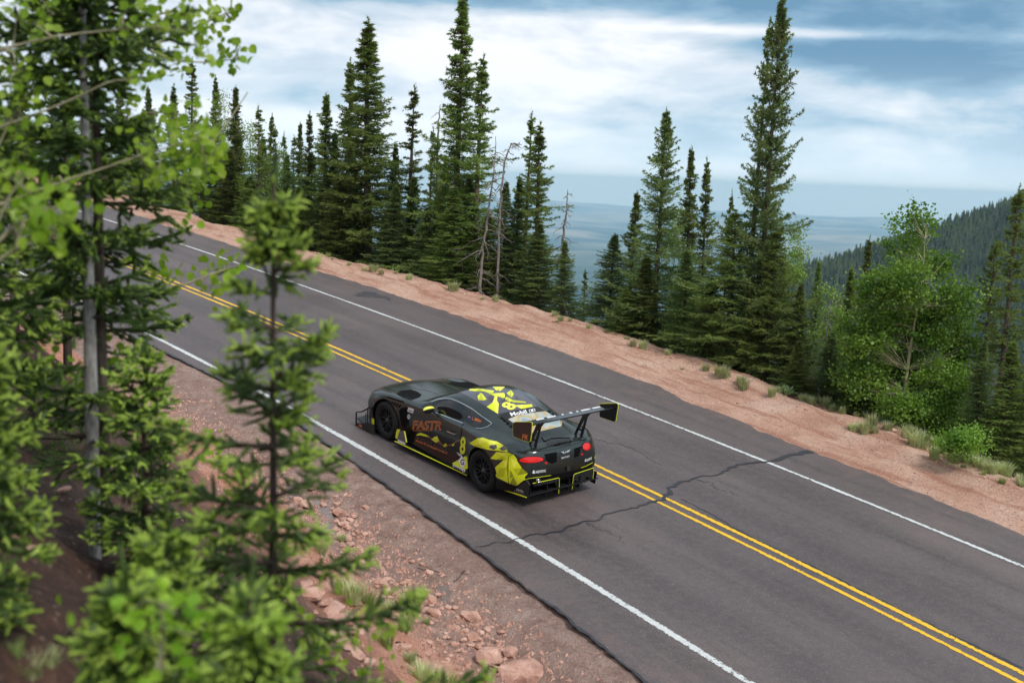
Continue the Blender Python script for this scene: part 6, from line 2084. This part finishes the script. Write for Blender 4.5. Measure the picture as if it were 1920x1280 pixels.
# puddles lying in the ditch
water = mat_principled('muddy_water', (0.16, 0.115, 0.095, 1), 0.04, spec=0.6)
for pix, lab in ((FD((330, 255), (400, 235), (450, 250), (430, 300), (440, 345), (425, 400), (470, 440), (430, 445), (395, 400), (385, 330), (330, 290)), 'grey puddle winding between the rocks of the ditch'),
                 (FD((100, 175), (180, 160), (290, 190), (300, 240), (240, 225), (190, 230), (140, 200)), 'larger puddle at the upper end of the rocky ditch'),
                 (FD((670, 575), (715, 562), (725, 580), (690, 600)), 'small puddle by the dead twigs in the ditch'),
                 (FD((1020, 730), (1080, 722), (1110, 760), (1090, 820), (1045, 800)), 'shallow wet hollow beside the cluster of rocks')):
    P = np.array([ground_hit(x, y) for x, y in pix])
    c = P.mean(0)
    Q = []
    for a in range(len(P)):
        for t in (0, .33, .66):
            Q.append(P[a] * (1 - t) + P[(a + 1) % len(P)] * t)
    Q = np.array(Q)
    # the water level: a plane tilted as little as its shore allows
    A_ = np.c_[Q[:, :2], np.ones(len(Q))]
    co, *_r = np.linalg.lstsq(A_, Q[:, 2], rcond=None)
    Q[:, 2] = A_ @ co + 0.012
    Q[:, :2] += prng.normal(0, 0.012, Q[:, :2].shape)
    Q = Q - c
    tag(obj('puddle', mesh_np('puddle', np.vstack([[[0, 0, (np.array([c[0], c[1], 1]) @ co) + 0.012 - c[2]]], Q]), [(0, 1 + k, 1 + (k + 1) % len(Q)) for k in range(len(Q))], water, True), None, c), lab, 'puddle', kind='stuff')


# ---- grass tufts
def tuft_mesh(seed, n, h, spread, mat, wid=0.006, bend=0.5):
    rng = np.random.default_rng(seed)
    V, F = [], []
    for k in range(n):
        an, r0 = rng.uniform(0, 6.28), spread * 0.35 * rng.random() ** 0.5
        b = np.array([r0 * math.cos(an), r0 * math.sin(an), 0])
        d = np.array([math.cos(an + rng.normal() * 0.5), math.sin(an + rng.normal() * 0.5), 0])
        L = h * rng.uniform(0.55, 1.1)
        w = np.array([-d[1], d[0], 0]) * wid
        bd = bend * rng.uniform(0.3, 1.2)
        p1 = b + np.array([0, 0, L * 0.5]) + d * L * 0.15 * bd
        p2 = b + np.array([0, 0, L * (1 - 0.25 * bd)]) + d * L * 0.55 * bd
        i = len(V)
        V += [b - w, b + w, p1 - w * 0.8, p1 + w * 0.8, p2]
        F += [(i, i + 1, i + 3, i + 2), (i + 2, i + 3, i + 4)]
    return mesh_np('grass_tuft', V, F, mat)


TM = [tuft_mesh(s, 190, 1.0, 0.9, M['grass'], 0.02, 0.8) for s in range(4)]
TG = [tuft_mesh(10 + s, 130, 1.0, 0.7, M['grass_green'], 0.012, 0.9) for s in range(3)]


def tuft(px, py, hpx, me, label, group, wide=1.0):
    P = ground_hit(px, py)
    if P is None:
        return
    h = hpx / FPX * P[1] * 1.15
    o = obj('grass_tuft', me, None, (P[0], P[1], P[2] - 0.02))
    o.scale = (h * wide, h * wide, h)
    o.rotation_euler = (0, 0, rr_.uniform(0, 6.28))
    tag(o, label, 'grass', group)


GT = 'dry grass tuft along the valley edge of the dirt shoulder'
for i, (x, y, h) in enumerate([(1187, 648, 16), (1205, 655, 22), (1323, 697, 20), (1352, 706, 26), (1362, 708, 18), (1394, 730, 26), (1388, 720, 20), (1447, 742, 22), (1505, 752, 18), (1520, 758, 20), (1545, 762, 22), (1560, 770, 16), (1580, 776, 18),
                             (1600, 808, 20), (1622, 812, 30), (1634, 800, 30), (1640, 812, 18), (1665, 806, 20), (1702, 820, 26), (1716, 836, 34), (1728, 830, 28), (1752, 858, 28), (1756, 838, 24), (1780, 862, 26), (1790, 868, 26), (1775, 846, 26), (1812, 862, 24),
                             (1815, 868, 28), (1836, 876, 26), (1850, 884, 24), (1862, 888, 24), (1882, 890, 30), (1896, 886, 28), (1905, 880, 26), (700, 510, 18), (850, 545, 20), (683, 508, 10), (655, 498, 9), (905, 562, 8), (1045, 605, 8), (1870, 872, 24), (1840, 858, 24), (1800, 846, 24)]):
    tuft(x, y, h, TM[i % 4], GT, 'grass tufts on the shoulder edge', rr_.uniform(0.8, 1.3))
for i in range(46):
    s_ = rr_.uniform(-9, 16) if i < 30 else rr_.uniform(-9, -2)
    e_o = float(np.interp(s_, EDGE_S, EDGE_O)) + rr_.uniform(-0.55, 0.35)
    P = ground_xyz(s_, e_o)
    o = obj('grass_tuft', TM[i % 4] if i % 3 else TG[i % 3], None, P - np.array([0, 0, 0.02]))
    h = rr_.uniform(0.10, 0.26)
    o.scale = (h * 1.1, h * 1.1, h)
    o.rotation_euler = (0, 0, rr_.uniform(0, 6.28))
    tag(o, GT, 'grass', 'grass tufts on the shoulder edge')
GB = 'green grass tuft on the orange bank above the ditch'
for i, (x, y, h, g_) in enumerate([(640, 1110, 40, 1), (662, 1125, 46, 0), (690, 1140, 50, 1), (705, 1155, 42, 1), (725, 1150, 34, 0), (724, 1210, 48, 1), (760, 1180, 52, 1), (772, 1150, 60, 1), (755, 1185, 40, 1), (650, 1165, 26, 0), (790, 1275, 44, 0), (815, 1285, 44, 0), (845, 1290, 40, 1), (770, 1240, 26, 0),
                                 (800, 1170, 20, 1), (600, 1040, 30, 0), (580, 1020, 26, 1), (50, 1275, 60, 0), (90, 1250, 50, 0), (30, 1230, 50, 1), (640, 1015, 20, 0)]):
    tuft(x, y, h, TG[i % 3] if g_ else TM[i % 4], GB, 'grass tufts on the bank', rr_.uniform(0.8, 1.2))
# broad grey-green herb on the shoulder
P = ground_hit(1474, 742)
V, F = [], []
for k in range(46):
    an, el = rr_.uniform(0, 6.28), rr_.uniform(0.45, 1.35)
    L = rr_.uniform(0.22, 0.36)
    d = np.array([math.cos(an) * math.cos(el), math.sin(an) * math.cos(el), math.sin(el)])
    w = np.array([-math.sin(an), math.cos(an), 0]) * 0.035
    i = len(V)
    V += [d * 0.02, d * L * 0.55 - w, d * L * 0.55 + w, d * L + np.array([0, 0, -0.03])]
    F += [(i, i + 2, i + 3, i + 1)]
tag(obj('mullein_plant', mesh_np('mullein_plant', V, F, M['sage']), None, (P[0], P[1], P[2])), 'leafy grey-green rosette plant among the shoulder grass', 'plant')

# ---- dead sticks and roots on bank and ditch
for pix, r_, lab in ((FD((245, 905), (310, 925), (360, 912), (430, 918), (500, 950), (520, 990)), 0.008, 'black crooked root hanging over the pale ledges'), (FD((400, 1035), (450, 1065), (500, 1095), (575, 1125)), 0.007, 'dark thin root below the pale ledges'),
                     (FD((800, 1055), (860, 1085), (910, 1125), (970, 1160)), 0.008, 'dark root lying on the orange bank near the ditch'), (FD((1130, 705), (1160, 680), (1200, 640), (1170, 655), (1215, 665)), 0.006, 'forked black twig on the muddy verge'),
                     (FD((1010, 640), (1040, 625), (1080, 598)), 0.006, 'thin twig poking from the ditch debris'), (FD((920, 630), (960, 640), (1010, 635), (1060, 655)), 0.007, 'wet twig lying across the ditch debris'),
                     ([(270, 935), (300, 920), (315, 895)], 0.014, 'bleached stick leaning on the shaded soil'), ([(110, 1210), (130, 1190), (150, 1215), (175, 1218)], 0.012, 'brown dead branch on the bare soil of the bank'), ([(240, 880), (290, 905), (320, 890)], 0.01, 'fallen dry branch at the foot of the two trunks')):
    P = np.array([ground_hit(x, y) for x, y in pix])
    P[:, 2] += r_ * 0.8
    tt = np.linspace(0, 1, len(P))
    t2 = np.linspace(0, 1, 24)
    Q = np.stack([np.interp(t2, tt, P[:, k]) for k in range(3)], 1)
    zg = np.array([ground_at(a, b_) for a, b_ in Q[:, :2]])
    Q[:, 2] = np.maximum(Q[:, 2], zg + r_ * 0.5)
    c = Q[0].copy()
    tag(obj('stick', mesh_np('stick', *tube(Q - c, r_ * (1.1 - 0.6 * t2), 6), M['stick'], True), None, c), lab, 'stick')

# ---------------------------------------------------------------- haze: the air of the valley
hb = 28000.0
hv = [(x, y, z) for x in (-hb, hb) for y in (-hb, hb) for z in (-2200.0, 75.0)]
hf = [(0, 1, 3, 2), (4, 6, 7, 5), (0, 4, 5, 1), (2, 3, 7, 6), (0, 2, 6, 4), (1, 5, 7, 3)]
m = bpy.data.materials.new('haze')
m.use_nodes = True
N = NT(m.node_tree)
vol = N.n('ShaderNodeVolumePrincipled', {'Color': (0.40, 0.69, 1.0, 1), 'Absorption Color': (0.25, 0.3, 1, 1), 'Density': 8.0e-5, 'Anisotropy': 0.0})
N.n('ShaderNodeOutputMaterial', {'Volume': vol.outputs[0]})
haze = tag(obj('haze', mesh_np('haze', hv, hf, m)), 'pale blue air over the valley', 'haze', kind='stuff')
